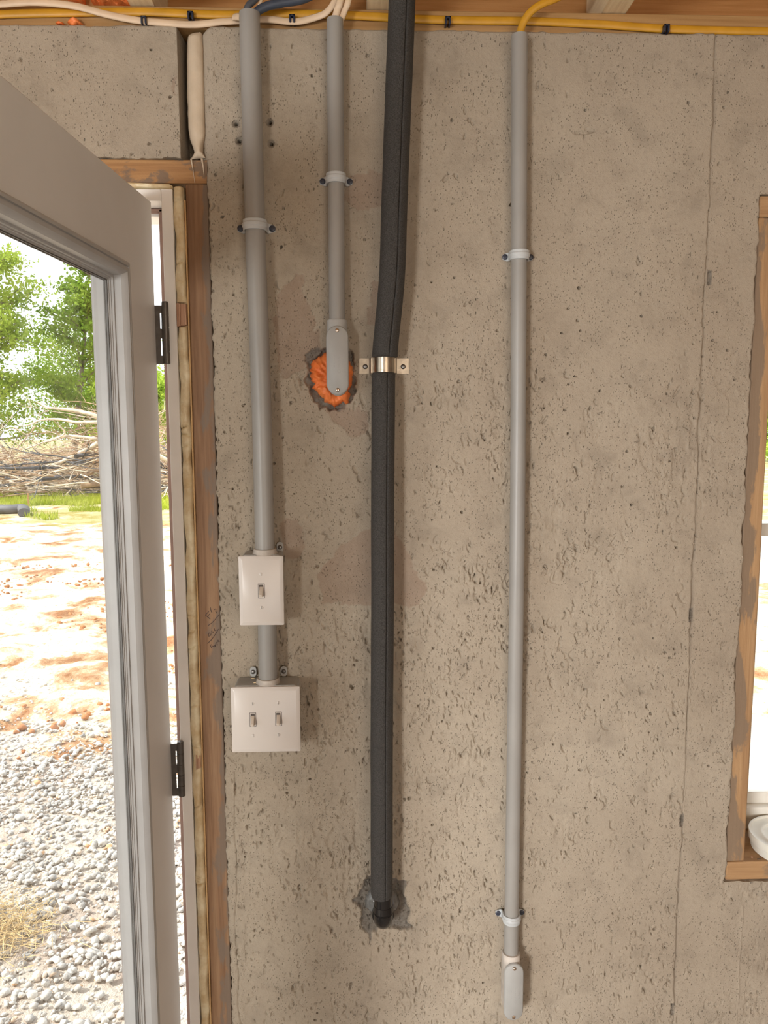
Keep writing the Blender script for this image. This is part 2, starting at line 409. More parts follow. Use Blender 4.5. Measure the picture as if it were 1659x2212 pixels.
def frac_blob(poly, depth, edge=.004, seed=5, mask_only=False):
    pts = np.array([(W(a, b)[0], W(a, b)[2]) for a, b in poly])
    x0, z0 = pts.min(0)-.02; x1, z1 = pts.max(0)+.02
    i0, i1 = np.searchsorted(gx, [x0, x1]); j0, j1 = np.searchsorted(gz, [z0, z1])
    xs = gx[i0:i1]; zs = gz[j0:j1]
    wob = (fbm_local(xs, zs, .018, seed)-.5)*.022; wob2 = (fbm_local(xs, zs, .018, seed+50)-.5)*.022
    xx = xs[None, :]+wob; zz = zs[:, None]+wob2
    inside = np.zeros(xx.shape, bool); dist = np.full(xx.shape, 9.0)
    n = len(pts)
    for k in range(n):
        xa, za = pts[k]; xb, zb = pts[(k+1) % n]
        cond = ((za > zz) != (zb > zz)) & (xx < (xb-xa)*(zz-za)/((zb-za) or 1e-9)+xa); inside ^= cond
        L = (xb-xa)**2+(zb-za)**2; tt = np.clip(((xx-xa)*(xb-xa)+(zz-za)*(zb-za))/L, 0, 1)
        dist = np.minimum(dist, np.hypot(xx-xa-tt*(xb-xa), zz-za-tt*(zb-za)))
    m = np.where(inside, np.clip(dist/edge, 0, 1), 0)
    return (slice(j0, j1), slice(i0, i1)), m, xs, zs
def fbm_local(xs, zs, cell, seed, octv=3):
    s = 0; amp = 1; tot = 0
    for k in range(octv): s = s+amp*vnoise(cell/2**k, seed+k, xs, zs); tot += amp; amp *= .55
    return s/tot
for hx, hy in HOLES:
    p = W(hx, hy); pock(p[0], p[2], .0075, .0075, 0, .003, 1.5); pock(p[0], p[2], .0030, .0030, 0, .022, 6)
    i0, i1 = np.searchsorted(gx, [p[0]-.01, p[0]+.01]); j0, j1 = np.searchsorted(gz, [p[2]-.01, p[2]+.01])
    FR[j0:j1, i0:i1] = np.maximum(FR[j0:j1, i0:i1], .55*(np.hypot(gx[i0:i1][None, :]-p[0], gz[j0:j1][:, None]-p[2]) < .007))
for poly, dp in (([(655,757),(700,748),(735,752),(770,765),(768,800),(762,870),(735,884),(700,888),(672,872),(662,820)], .012),
                 ([(778,1905),(800,1898),(850,1895),(882,1905),(872,1935),(888,1965),(880,1985),(893,2005),(862,2012),(850,2000),(815,2005),(800,2045),(790,2010),(772,1998),(778,1965),(764,1948)], .010)):
    sl, m, xs, zs = frac_blob(poly, dp)
    nn = fbm_local(xs, zs, .02, 91, 4); DEP[sl] += m*(dp*.55+(nn-.4)*dp*1.3); FR[sl] = np.maximum(FR[sl], m)
PT = np.zeros_like(DEP)
for poly in ([(692,1240),(705,1215),(735,1180),(780,1150),(800,1140),(852,1150),(880,1190),(905,1240),(922,1270),(905,1312),(850,1310),(692,1305)],
             [(700,885),(770,880),(800,890),(800,935),(770,945),(750,940),(730,910),(708,900)],
             [(595,640),(640,585),(655,610),(680,680),(700,760),(650,800),(600,830),(592,740)],
             [(760,372),(840,368),(836,450),(770,455),(742,430)], [(800,610),(832,590),(818,720),(790,700)],
             [(600,1130),(650,1120),(660,1180),(650,1200),(610,1200)],
             [(865,1180),(905,1240),(870,1260)], [(385,165),(385,210),(375,205),(374,170)]):
    sl, m, xs, zs = frac_blob(poly, 0, .003, 40)
    PT[sl] = np.maximum(PT[sl], m)
DEP = DEP*(1-.75*PT)+PT*.0008
# form seam
SX = .634; sxz = SX+n1(gz, .05, 3)*.0022+n1(gz, .012, 4)*.0012
dx = X-sxz[:, None]
DEP += -.0022*np.clip(.5-dx/.008, 0, 1)*(np.abs(dx) < .25)*np.clip(1-np.abs(dx)/.25, 0, 1)
wseam = .0019+.0012*n1(gz, .08, 8)
DEP += (.0026+.0016*n1(gz, .06, 88))[:, None]*np.exp(-(dx/wseam[:, None])**2)
SO = np.exp(-(dx/(wseam[:, None]*1.3))**2)*(.42+.25*n1(gz, .09, 89))[:, None]
for (px, py) in ((1532,600),(1491,1328),(1472,1772),(1452,2180)):
    p = W(px, py); pock(p[0], p[2], .0035, .013, 0, .006, 3)
    m = (np.abs(X-p[0]) < .0045)*(np.abs(Z-p[2]) < .013); FR = np.maximum(FR, .7*m)
sx2 = W(1600, 2050)[0]; DEP += -.0014*np.exp(-((X-sx2-n1(gz, .03, 6)[:, None]*.002)/.0014)**2)*(Z < .70)
# ragged dirt line along the door opening's margin
DEP += .0025*np.exp(-((X-(XD+.016)-n1(gz, .06, 12)[:, None]*.004)/.0012)**2)*(Z < 1.0)
# groove above the door
XG0 = W(386, 200)[0]; XG1 = W(458, 200)[0]
g = np.clip((X-XG0)/.004, 0, 1)*np.clip((XG1-X)/.046, 0, 1)**1.4; g = np.where(X < XG0, 0, g)*(Z > ZH-.0005)*(X < XG1)
DEP += .058*g
SO = np.maximum(SO, .45*np.clip((XG0+.018-X)/.01, 0, 1)*np.clip((X-XG0+.0015)/.002, 0, 1)*(Z > ZH))  # colour darkened along the left side of the groove
# darker thin line of concrete beside the lumber, plus faint random blotches
SO = np.maximum(SO, .55*np.exp(-np.abs(X-XD)/.002)*(Z < ZH)); SO = np.maximum(SO, .22*np.clip((fbm(.05, 61, 3)-.66)*6, 0, 1))
# ragged edges: warp the columns and rows next to the openings
zm = (Z < ZH-.003)
Xw = X+(n1(gz, .035, 21)*.0013+n1(gz, .009, 22)*.0014+n1(gz, .005, 29)*.0010)[:, None]*np.exp(-((X-XD)/.012)**2)*zm
inw = (Z > ZWB-.004)*(Z < ZWT+.004)
Xw = Xw+(n1(gz, .05, 23)*.0028+n1(gz, .011, 24)*.0021)[:, None]*np.exp(-((X-XW)/.012)**2)*inw
Zw = Z+(n1(gx, .03, 25)*.0014+n1(gx, .008, 26)*.0012)[None, :]*np.exp(-((Z-ZH)/.012)**2)*(X < XD)*(X > XDL)
Zw = Zw+(n1(gx, .05, 27)*.002+n1(gx, .011, 28)*.0015)[None, :]*np.exp(-((Z-ZWB)/.012)**2)*(X > XW)*(X < XWR)
Zw = Zw+(n1(gx, .04, 31)*.0014+n1(gx, .012, 32)*.001)[None, :]*np.exp(-((Z-ZT)/.01)**2)
dip = np.exp(-((gx-W(417, 60)[0])/.018)**2)*.010; Zw = Zw-dip[None, :]*np.exp(-((Z-ZT)/.03)**2)
# rounded arrises at every edge
ea = np.minimum(1, np.minimum(np.where(Z < ZH, np.abs(X-XD), 9), np.minimum(np.abs(Z-ZT), np.where(inw, np.abs(X-XW), 9))))
DEP += .003*np.clip(1-ea/.004, 0, 1)**2
V = np.stack([Xw, DEP, Zw], -1).reshape(-1, 3)
mx_ = (gx[:-1]+gx[1:])/2; mz_ = (gz[:-1]+gz[1:])/2
MXc, MZc = np.meshgrid(mx_, mz_)
inc = ~(((MXc > XDL) & (MXc < XD) & (MZc < ZH) & (MZc > -.02)) | ((MXc > XW) & (MXc < XWR) & (MZc > ZWB) & (MZc < ZWT)))
idx = np.arange(NX*NZ).reshape(NZ, NX)
a = idx[:-1, :-1]; b = idx[:-1, 1:]; c_ = idx[1:, 1:]; d_ = idx[1:, :-1]
F = np.stack([a, b, c_, d_], -1)[inc]
pad = np.zeros((NZ+1, NX+1), bool); pad[1:-1, 1:-1] = inc
edges = []
for (sh, e0, e1) in (((0, -1), a, d_), ((0, 1), c_, b), ((-1, 0), b, a), ((1, 0), d_, c_)):
    nb = pad[1+sh[0]:NZ+sh[0], 1+sh[1]:NX+sh[1]]
    sel = inc & ~nb; edges.append(np.stack([e0[sel], e1[sel]], -1))
edges = np.concatenate(edges)
nv = len(V); uq, inv = np.unique(edges, return_inverse=True); inv = inv.reshape(edges.shape)
mid = V[uq].copy(); mid[:, 1] = .05; bk = V[uq].copy(); bk[:, 1] = .20
V2 = np.concatenate([V, mid, bk]); nu = len(uq)
Q = np.concatenate([np.stack([edges[:, 1], edges[:, 0], nv+inv[:, 0], nv+inv[:, 1]], -1), np.stack([nv+inv[:, 1], nv+inv[:, 0], nv+nu+inv[:, 0], nv+nu+inv[:, 1]], -1)])
bkv = []; bkf = []
for (x0, x1, z0, z1) in ((-3.2, XDL, -.2, ZT), (XDL, XD, ZH, ZT), (XD, XW, -.2, ZT), (XW, XWR, -.2, ZWB), (XW, XWR, ZWT, ZT), (XWR, 3.2, -.2, ZT), (XDL, XD, -.2, -.02)):
    k = len(V2)+len(bkv); bkv += [(x0, .2, z0), (x0, .2, z1), (x1, .2, z1), (x1, .2, z0)]; bkf.append((k, k+1, k+2, k+3))
V2 = np.concatenate([V2, np.array(bkv)]); F = np.concatenate([F, Q, np.array(bkf)])
me = bpy.data.meshes.new('wall_back')
me.vertices.add(len(V2)); me.vertices.foreach_set('co', V2.astype(np.float32).ravel())
me.loops.add(F.size); me.loops.foreach_set('vertex_index', F.astype(np.int32).ravel())
me.polygons.add(len(F)); me.polygons.foreach_set('loop_start', np.arange(0, F.size, 4, dtype=np.int32))
me.update(calc_edges=True)
for nm, arr in (('patch', PT), ('fracture', FR), ('soil_and_tone', SO)):
    at = me.attributes.new(nm, 'FLOAT', 'POINT'); vals = np.zeros(len(V2), np.float32); vals[:NX*NZ] = np.clip(arr, 0, 1).ravel(); at.data.foreach_set('value', vals)
me.polygons.foreach_set('use_smooth', np.ones(len(F), bool))
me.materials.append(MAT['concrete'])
try: me.set_sharp_from_angle(angle=R(70))
except Exception: pass
wall = bpy.data.objects.new('wall_back', me); COL.objects.link(wall)
struct(wall, 'pitted grey-brown poured concrete basement wall behind the pipes')
del V, V2, F, Q

# ------------------------------------------------------------------ the rest of the room
def sbox(name, mat, *b): return struct(MB().box(*b).build(name, mat))
sbox('floor', MAT['floor'], -3.2, 3.2, -4.2, .30, -.18, 0)
sbox('ceiling', MAT['osb'], -3.3, 3.3, -4.3, .20, 2.665, 2.70)
m = MB()
for b in ((-3.3, -3.18, -4.2, -3.2, 0, 2.66), (-3.3, -3.18, -1.4, 0, 0, 2.66), (-3.3, -3.18, -3.2, -1.4, 0, .2), (-3.3, -3.18, -3.2, -1.4, 2.3, 2.66)): m.box(*b)
struct(m.build('wall_left', MAT['roomwall']))
sbox('wall_right', MAT['roomwall'], 3.18, 3.3, -4.2, 0, 0, 2.66)
m = MB()
for b in ((-3.2, -2.3, -4.2, -4.05, 0, 2.66), (-1.5, .3, -4.2, -4.05, 0, 2.66), (2.5, 3.2, -4.2, -4.05, 0, 2.66), (-2.3, -1.5, -4.2, -4.05, 0, .80), (-2.3, -1.5, -4.2, -4.05, 1.75, 2.66),
          (.3, 2.5, -4.2, -4.05, 0, .3), (.3, 2.5, -4.2, -4.05, 2.1, 2.66)): m.box(*b)
struct(m.build('wall_front', MAT['roomwall']))
# plate and rim board on top of the wall
struct(MB().box(-3.2, 3.2, .012, .150, ZT+.001, 2.3715).build('trim_1', MAT['plate'], bevel=.002), 'yellowish lumber sill plate lying on top of the concrete wall')
struct(MB().box(-3.2, 3.2, .112, .150, 2.372, 2.662).build('trim_2', MAT['framing'], bevel=.002), 'orange-brown rim board standing on the sill plate')
for k, (xc, lab) in enumerate(((.456, 'pale floor joist end above the yellow cable, right of the right conduit'), (.045, 'pale floor joist running back behind the black pipe'), (-.362, 'pale floor joist beside the orange foam at upper left'))):
    j = MB().box(xc-.022, xc+.022, -4.0, .110, 2.3725, 2.662).build('floor_joist', MAT['joist'], bevel=.002, origin=(xc, -1.9, 2.3725))
    tag(j, lab, 'joist', 'floor joists above the wall')
# lumber bucks of the door and the window
struct(MB().box(-1.333, XD-.0005, .005, .185, 2.078, ZH-.001).build('trim_3', MAT['buck_x'], bevel=.0015), 'stained wooden header over the door opening')
tb = MB().box(-.2970, XD-.0005, .005, .185, 0.0, 2.0775).build('trim_4', MAT['buck'], bevel=.0022)
struct(tb, 'stained wooden post beside the door with handwriting on it')
struct(MB().box(-1.333, -1.293, .005, .185, 0, 2.0775).build('trim_5', MAT['buck'], bevel=.002))
# the post's lit arris, painted as a thin pale strip
struct(MB().box(-.3000, -.2972, .0035, .15, 0, 2.0500).build('trim_6', MAT['litedge'], bevel=.0008), 'thin strip painted pale as the lit left edge of the door post')
struct(MB().box(XW+.0005, .7655, .005, .185, .7905, 2.0270).build('trim_7', MAT['winbuck'], bevel=.003), 'stained upright lumber at the left of the window')
struct(MB().box(XW+.0005, XWR-.0005, .003, .185, .7525, .7900).build('trim_8', MAT['winbuck_x'], bevel=.003), 'wooden window sill board')
struct(MB().box(XW+.0005, XWR-.0005, .005, .185, 2.0275, 2.0645).build('trim_9', MAT['winbuck_x'], bevel=.003), 'wooden window head board')
struct(MB().box(1.66, XWR-.0005, .005, .185, .7905, 2.0270).build('trim_10', MAT['winbuck'], bevel=.003))

# handwriting on the post
def stroke(mb, pts, wd=.0007):
    q = []
    for (a_, b_) in pts:
        p = W(420+a_/15.8, 1280+b_/15.8, .0046); q.append((p[0], .0046, p[2]))
    mb.tube(q, wd, 6, (.5, 1), (0, -1, 0))
m = MB()
for s_ in ([(370,770),(490,645)], [(370,770),(460,840),(540,910)], [(440,830),(530,720)], [(540,510),(560,600),(595,690)], [(670,590),(710,560),(740,590),(720,640),(755,665),(745,705)],
           [(840,760),(700,930),(600,1030),(465,1130)], [(505,1370),(475,1440),(490,1500),(545,1465),(570,1400)], [(600,1300),(570,1350),(600,1360),(640,1330),(640,1370)], [(675,1225),(690,1305),(745,1285)],
           [(820,1245),(730,1400),(600,1590),(445,1740)], [(530,1800),(595,1900)], [(530,1795),(590,1780),(600,1830),(650,1830)], [(650,1830),(720,1800),(730,1840),(660,1860),(650,1830)], [(750,1690),(690,1860)], [(770,1740),(785,1800)],
           [(790,1625),(815,1620),(800,1690),(860,1660)]):
    stroke(m, s_)
hw = m.build('handwriting', MAT['ink'], tb); hw['label'] = 'dark handwritten marks, F 1 3 over two slanted lines'

# ------------------------------------------------------------------ door
DA = Vector((-.355, -.005, 0)); DD = Vector((-.0714, -.9974, 0)).normalized(); DN = Vector((-DD.y, DD.x, 0)); DN = DN if DN.x > 0 else -DN
LEAFW, ZB, ZTOP, TH = .908, .012, 2.0435, .044
def dp(s_, h, z): p = DA+DD*s_+DN*h; return (p.x, p.y, z)
S0, S1, Z0, Z1 = .130, LEAFW-.130, .26, 1.915      # outer edge of the lite frame
door = bpy.data.objects.new('door_1', None); COL.objects.link(door); door.location = (DA.x, DA.y, 0); struct(door, 'white door with a tall glass pane, swung open into the room')
def dbox(mb, s0, s1, h0, h1, z0, z1):
    v = [dp(s_, h, z) for z in (z0, z1) for (s_, h) in ((s0, h0), (s1, h0), (s1, h1), (s0, h1))]
    mb.add(v, [(0,3,2,1),(4,5,6,7),(0,1,5,4),(1,2,6,5),(2,3,7,6),(3,0,4,7)])
m = MB(); q = .012
s_l = [0, S0+q, S1-q, LEAFW]; z_l = [ZB, Z0+q, Z1-q, ZTOP]
# leaf as one closed frame
vs = []; fs = []
for h in (0, -TH):
    for z in z_l:
        for s_ in s_l: vs.append(dp(s_, h, z))
for L in (0, 16):
    for j in range(3):
        for i in range(3):
            if i == 1 and j == 1: continue
            fs.append((L+j*4+i, L+j*4+i+1, L+(j+1)*4+i+1, L+(j+1)*4+i))
def side(p_, q_): fs.append((p_, q_, q_+16, p_+16))
for i in range(3): side(i, i+1); side(12+i, 13+i)
for j in range(3): side(j*4, j*4+4); side(j*4+3, j*4+7)
side(5, 6); side(9, 10); side(5, 9); side(6, 10)
leaf = MB().add(vs, fs).build('door_leaf', MAT['door'], door, bevel=.0015)
def lite(name, prof, mat, par, sgn=1):
    mb = MB(); n = len(prof)
    for (u, h) in prof:
        for (s_, z) in ((S0+u, Z0+u), (S1-u, Z0+u), (S1-u, Z1-u), (S0+u, Z1-u)): mb.v.append(dp(s_, h, z))
    for k in range(n-1):
        for c4 in range(4):
            c5 = (c4+1) % 4; mb.f.append((k*4+c4, k*4+c5, (k+1)*4+c5, (k+1)*4+c4))
    return mb.build(name, mat, par, ang=20)
prof = [(0, 0), (.0005, .0045), (.0035, .0065), (.0075, .0068), (.0085, .0045), (.0105, .0045), (.0115, .0075), (.0165, .0075), (.019, .0050), (.0215, .0000), (.0225, -.0015), (.0235, -.0125), (.0265, -.0130), (.0270, -.0165), (.0285, -.0166), (.0290, -.0190), (.0310, -.0192), (.0312, -.0205)]
lf = lite('lite_frame', prof, MAT['lite'], door); lf['label'] = 'grey-white moulded frame around the door glass'
sp = lite('glass_spacer', [(.0295, -.0207), (.0330, -.0207), (.0330, -.0222), (.0318, -.0222), (.0318, -.0245), (.0335, -.0245), (.0335, -.0262)], MAT['spacer'], door)
ext = [(0, -.044), (.001, -.052), (.018, -.052), (.024, -.046), (.0250, -.0290), (.0270, -.0275), (.0300, -.0270), (.0300, -.0262)]
lite('exterior_lite_frame', ext, MAT['lite'], door)
for hh in (-.0214, -.0262):
    g_ = MB(); u = .026; g_.add([dp(S0+u, hh, Z0+u), dp(S1-u, hh, Z0+u), dp(S1-u, hh, Z1-u), dp(S0+u, hh, Z1-u)], [(0, 1, 2, 3)])
    if hh > -.025: g_.build('glass_pane', MAT['glass'], door)
# hinges
for (z0, z1) in ((1.7655, 1.8715), (.9575, 1.0640)):
    hz = z1-z0; m = MB(); yb = -.0060
    xs = [-.3575, -.3465, -.3440, -.3370]
    zs = [z0, z0+.14*hz, z0+.42*hz, z0+.58*hz, z0+.84*hz, z1-.004]
    for i in range(3):
        for j in range(5):
            if i == 1 and j in (1, 3): continue
            m.box(xs[i], xs[i+1], yb-.0012, yb+.0012, zs[j], zs[j+1])
    hp = m.build('hinge', MAT['hinge'], door); hp['label'] = 'dark hinge plate between door and jamb'
    kn = MB(); n = 5
    for k in range(n):
        a0 = z0+hz*k/n+.0006; a1 = z0+hz*(k+1)/n-.0006
        kn.tube([(-.3365, -.0085, a0), (-.3365, -.0085, a1)], .0062, 18, upv=(1, 0, 0))
    kn.tube([(-.3365, -.0085, z0), (-.3365, -.0085, z1)], .0054, 14, upv=(1, 0, 0))
    kn.tube([(-.3365, -.0085, z1), (-.3365, -.0085, z1+.002), (-.3365, -.0085, z1+.003)], [.0058, .0055, .002], 14, upv=(1, 0, 0))
    ko = kn.build('knuckle', MAT['hinge'], hp); ko.parent = hp; ko.location = (0, 0, 0)
# jambs, stop, weatherstrip
struct(MB().box(-.3385, -.3190, 0.0, .114, 0, 2.0672).build('trim_11', MAT['jamb'], bevel=.0012), 'white upright door jamb at the hinge side')
struct(MB().box(-1.272, -.3390, 0.0005, .114, 2.0470, 2.0670).build('trim_12', MAT['jamb'], bevel=.0012), 'white head jamb over the door')
struct(MB().box(-1.292, -1.2725, 0.0, .114, 0, 2.0672).build('trim_13', MAT['jamb'], bevel=.0012))
m = MB().box(-.3555, -.3388, .046, .058, 0, 2.046); m.box(-1.27, -.3390, .046, .056, 2.039, 2.0465)
struct(m.build('trim_14', MAT['weather'], bevel=.002), 'brown weatherstrip inside the door jamb')
m = MB().box(-.3515, -.3388, .058, .114, 0, 2.046); m.box(-1.27, -.3390, .056, .114, 2.0345, 2.0465)
struct(m.build('trim_15', MAT['jamb'], bevel=.001), 'white door stop')

# foam strips: a bead of lumps between two boards
def foam_strip(name, fixed0, fixed1, a0, a1, yfront, mat, axis='z', seed=1, step=.0022, bulge=.0042, gaps=()):
    rr = random.Random(seed); mb = MB(); nu = 14
    n = int((a1-a0)/step); cre = []
    t_ = a0
    while t_ < a1: cre.append((t_, rr.uniform(.25, 1), rr.uniform(-.005, .005))); t_ += rr.uniform(.012, .04)*rr.choice((1, 1, 2, 4))
    for i in range(n+1):
        t_ = a0+(a1-a0)*i/n
        near = [q_ for q_ in cre if abs(t_-q_[0]) < .02]
        lum = noise.noise(Vector((t_*19, seed*3.1, 0)))*.7+noise.noise(Vector((t_*60, seed*5.1, 4)))*.3
        wscale = 1+.34*noise.noise(Vector((t_*26, 9, seed)))
        sh = .0022*noise.noise(Vector((t_*17, 5, seed)))
        depth = .0030+bulge*(.8+1.9*lum)
        for gz0, gz1 in gaps:
            if gz0 < t_ < gz1: depth = -.006
        endf = math.sqrt(max(0, min(1, min(t_-a0, a1-t_)/.006)))
        for k in range(nu+1):
            u = -1+2*k/nu; cc = (fixed0+fixed1)/2+sh; hw_ = (fixed1-fixed0)/2*wscale*(.35+.65*endf)
            cr = max([q_[1]*math.exp(-((t_-q_[0]-q_[2]*u)/.0017)**2) for q_ in near]+[0])
            y = yfront+.006-(depth*(1-.85*cr)+.006)*endf*max(0, 1-abs(u)**3.2)**.5-.0012*noise.noise(Vector((u*2.2, t_*90, seed)))*(1-abs(u))
            pos = cc+u*hw_
            mb.v.append((pos, y, t_) if axis == 'z' else (t_, y, pos))
    for i in range(n):
        for k in range(nu):
            b_ = i*(nu+1)+k; mb.f.append((b_, b_+1, b_+nu+2, b_+nu+1))
    # back
    bb = len(mb.v)
    for i in range(n+1):
        t_ = a0+(a1-a0)*i/n
        for pos in (fixed0, fixed1): mb.v.append((pos, yfront+.02, t_) if axis == 'z' else (t_, yfront+.02, pos))
    for i in range(n):
        mb.f.append((bb+2*i, bb+2*i+1, bb+2*i+3, bb+2*i+2)); mb.f.append((i*(nu+1), (i+1)*(nu+1), bb+2*i+2, bb+2*i)); mb.f.append((i*(nu+1)+nu, bb+2*i+1, bb+2*i+3, (i+1)*(nu+1)+nu))
    return mb.build(name, mat, ang=80)
shims = [(W(397, 706)[2], W(397, 655)[2]), (W(431, 1662)[2], W(431, 1630)[2])]
o = foam_strip('foam_bead', -.3188, -.3002, 0.30, 2.0745, .004, MAT['cream_foam'], 'z', 3, gaps=[(shims[0][0]-.001, shims[0][1]+.001)])
tag(o, 'long vertical bead of cream spray foam between white jamb and wooden post', 'spray foam')
o = foam_strip('foam_bead', 2.0675, 2.0778, -1.28, -.3195, .003, MAT['cream_foam'], 'x', 8, bulge=.002)
tag(o, 'horizontal bead of cream spray foam under the wooden door header', 'spray foam')
XF0, XF1 = W(406, 200, .02)[0], W(440, 200, .02)[0]
def groove_foam():
    mb = MB(); n = 150; nu = 16; z1 = W(420, 73, .01)[2]; z0 = W(425, 344, .01)[2]
    L = [(73,413,431),(76,408,434),(80,406,435),(110,404,437),(200,404,439),(280,407,441),(300,410,440),(312,415,436),(330,420,434),(344,412,443)]
    ys = [a_[0] for a_ in L]
    for i in range(n+1):
        py = 73+(344-73)*i/n; lx = np.interp(py, ys, [a_[1] for a_ in L]); rx = np.interp(py, ys, [a_[2] for a_ in L])
        wv = 1.2*noise.noise(Vector((py*.05, 0, 0)))
        pl = W(lx+wv, py, .016); pr = W(rx+wv, py, .004); e = math.sqrt(max(0, min(1, min(i, n-i)/6)))
        for k in range(nu+1):
            u = k/nu; y = (pl[1]*(1-u)+(pr[1]+.005)*u)-.009*e*math.sin(math.pi*u)**.6-.0012*noise.noise(Vector((py*.04, u*2, 3)))
            if k == 0: mb.v.append((pl[0], y+.02, pl[2]))
            mb.v.append((pl[0]*(1-u)+pr[0]*u, y, pl[2]))
            if k == nu: mb.v.append((pr[0]+.001, y+.016, pl[2]))
    for i in range(n):
        for k in range(nu+2):
            b_ = i*(nu+3)+k; mb.f.append((b_, b_+1, b_+nu+4, b_+nu+3))
    # two thin runs of sealant over the header
    mb.tube([W(413, 343, .003), W(417, 366, .0035), W(421, 396, .004)], [.0016, .0007, .0004], 8)
    mb.tube([W(436, 343, .003), W(439, 360, .0035), W(441, 380, .004)], [.0022, .0012, .0004], 8)
    return mb.build('sealant_strip', MAT['strip_foam'], ang=80)
tag(groove_foam(), 'smooth tan sealant strip filling the vertical groove above the door header', 'sealant')
for (z0, z1), lab in zip(shims, ('reddish wood shim in the foam beside the upper hinge', 'small wood shim in the foam beside the lower hinge')):
    m = MB(); up_ = z1 > 1.5
    xa, xb = (-.3180, -.3012) if up_ else (-.3100, -.3012)
    for k, (u0, u1, yy) in enumerate(((0, .2, -.0005), (.22, .36, -.0022), (.38, .78, .0005), (.8, 1, -.0018))):
        m.box(xa+(xb-xa)*u0, xa+(xb-xa)*u1, yy-.0015, .03, z0+.001*k, z1-.0006*k)
    tag(m.build('wood_shim', MAT['shim'], bevel=.0004), lab, 'shim', 'shims beside the door')

# ------------------------------------------------------------------ window
WY = .125
def frame_rect(mb, x0, x1, z0, z1, wd, y0, y1):
    mb.box(x0, x1, y0, y1, z0, z0+wd); mb.box(x0, x1, y0, y1, z1-wd, z1); mb.box(x0, x0+wd, y0, y1, z0+wd, z1-wd); mb.box(x1-wd, x1, y0, y1, z0+wd, z1-wd)
win = bpy.data.objects.new('window_1', None); COL.objects.link(win); win.location = (.767, WY, .79); struct(win, 'white vinyl window at the right edge')
m = MB(); frame_rect(m, .7665, 1.659, .791, 2.026, .048, WY, .183); m.build('window_frame', MAT['vinyl'], win, bevel=.002)
zmr = W(1652, 1148, WY+.03)[2]
m = MB(); frame_rect(m, .8145, 1.611, .839, zmr+.018, .026, WY+.018, WY+.040); m.build('sash', MAT['vinyl'], win, bevel=.002)
m = MB(); frame_rect(m, .8145, 1.611, zmr-.012, 1.978, .026, WY+.041, WY+.057); m.build('sash', MAT['vinyl'], win, bevel=.002)
m = MB().add([(.838, WY+.03, .862), (1.588, WY+.03, .862), (1.588, WY+.03, zmr-.005), (.838, WY+.03, zmr-.005)], [(0, 1, 2, 3)]); m.build('glass_pane', MAT['glass'], win)
m = MB().add([(.838, WY+.05, zmr+.01), (1.588, WY+.05, zmr+.01), (1.588, WY+.05, 1.955), (.838, WY+.05, 1.955)], [(0, 1, 2, 3)]); m.build('glass_pane', MAT['glass'], win)
# round plastic tub on the sill
tc = Wz(1694, 1786, .826); tr_ = tc[0]-Wz(1613, 1790, .826)[0]
TUBX, TUBY = tc[0], min(tc[1], .120-tr_)
def lathe(mb, c, prof, n=48):
    b_ = len(mb.v)
    for (r_, z) in prof:
        for k in range(n): a_ = 2*math.pi*k/n; mb.v.append((c[0]+r_*math.cos(a_), c[1]+r_*math.sin(a_), c[2]+z))
    for i in range(len(prof)-1):
        for k in range(n): k2 = (k+1) % n; mb.f.append((b_+i*n+k, b_+i*n+k2, b_+(i+1)*n+k2, b_+(i+1)*n+k))
    mb.f.append(tuple(b_+k for k in range(n))[::-1]); mb.f.append(tuple(b_+(len(prof)-1)*n+k for k in range(n)))
tub = thing('plastic_tub', 'shallow round milky plastic tub standing on the window sill', 'tub', (TUBX, TUBY, .790))
m = MB(); r_ = tr_; lathe(m, (TUBX, TUBY, .790), [(r_*.90, .0003), (r_*.93, .002), (r_*.965, .020)]); m.build('body', MAT['tub'], tub)
m = MB(); lathe(m, (TUBX, TUBY, .790), [(r_*.985, .0185), (r_, .0205), (r_, .0330), (r_*.99, .0350), (r_*.95, .0350), (r_*.93, .0310), (r_*.74, .0310), (r_*.71, .0330), (r_*.66, .0330), (r_*.63, .0300), (r_*.50, .0300), (r_*.47, .0318), (r_*.43, .0318), (r_*.40, .0290), (.002, .0290)]); m.build('lid', MAT['tub'], tub)
rr = random.Random(4)
for k, (px, py, lb) in enumerate(((1612, 1868, 'pale wood crumb in the lower left corner of the window sill'), (1624, 1850, 'dark wood crumb in the middle of the window sill, below the tub'), (1648, 1864, 'pale splinter at the front edge of the window sill'))):
    p = Wz(px, py, .7915); m = MB(); a_ = rr.uniform(0, 3); l_ = rr.uniform(.003, .006)
    m.box(-l_, l_, -.0014, .0014, 0, .0012); o = m.build('wood_crumb', MAT['shim'] if k % 2 else MAT['buck'], origin=(0, 0, 0)); o.location = (p[0], max(p[1], .012), .7903); o.rotation_euler = (0, 0, a_)
    tag(o, lb, 'crumb', 'wood crumbs on the window sill')

# ------------------------------------------------------------------ conduits, straps, boxes
def conduit(name, pts, rad, label, mat='pvc', cap=True):
    P_ = spline(pts, 10) if len(pts) > 2 else [Vector(p) for p in pts]
    m = MB().tube(P_, rad, 40, upv=(0, -1, 0)); o = m.build(name, MAT[mat], ang=50, origin=tuple(pts[-1]))
    return tag(o, label, 'conduit')
Yc1 = -.030
def pw(x, y, Y): return W(x, y, Y)
c1a, c1b, c1c = pw(539, 29, -.026), pw(551, 490, -.024), pw(572.3, 1194, -.031)
conduit('conduit_pipe', [c1a, c1b, pw(564, 850, -.027), c1c], .0173, 'thick grey conduit pipe running from the ceiling down to the single switch')
conduit('conduit_pipe', [pw(577, 1340, -.031), pw(579, 1472, -.031)], .0170, 'short grey conduit pipe joining the single switch box to the double one')
c2a, c2b = pw(723.5, 42, -.020), pw(728, 700, -.024)
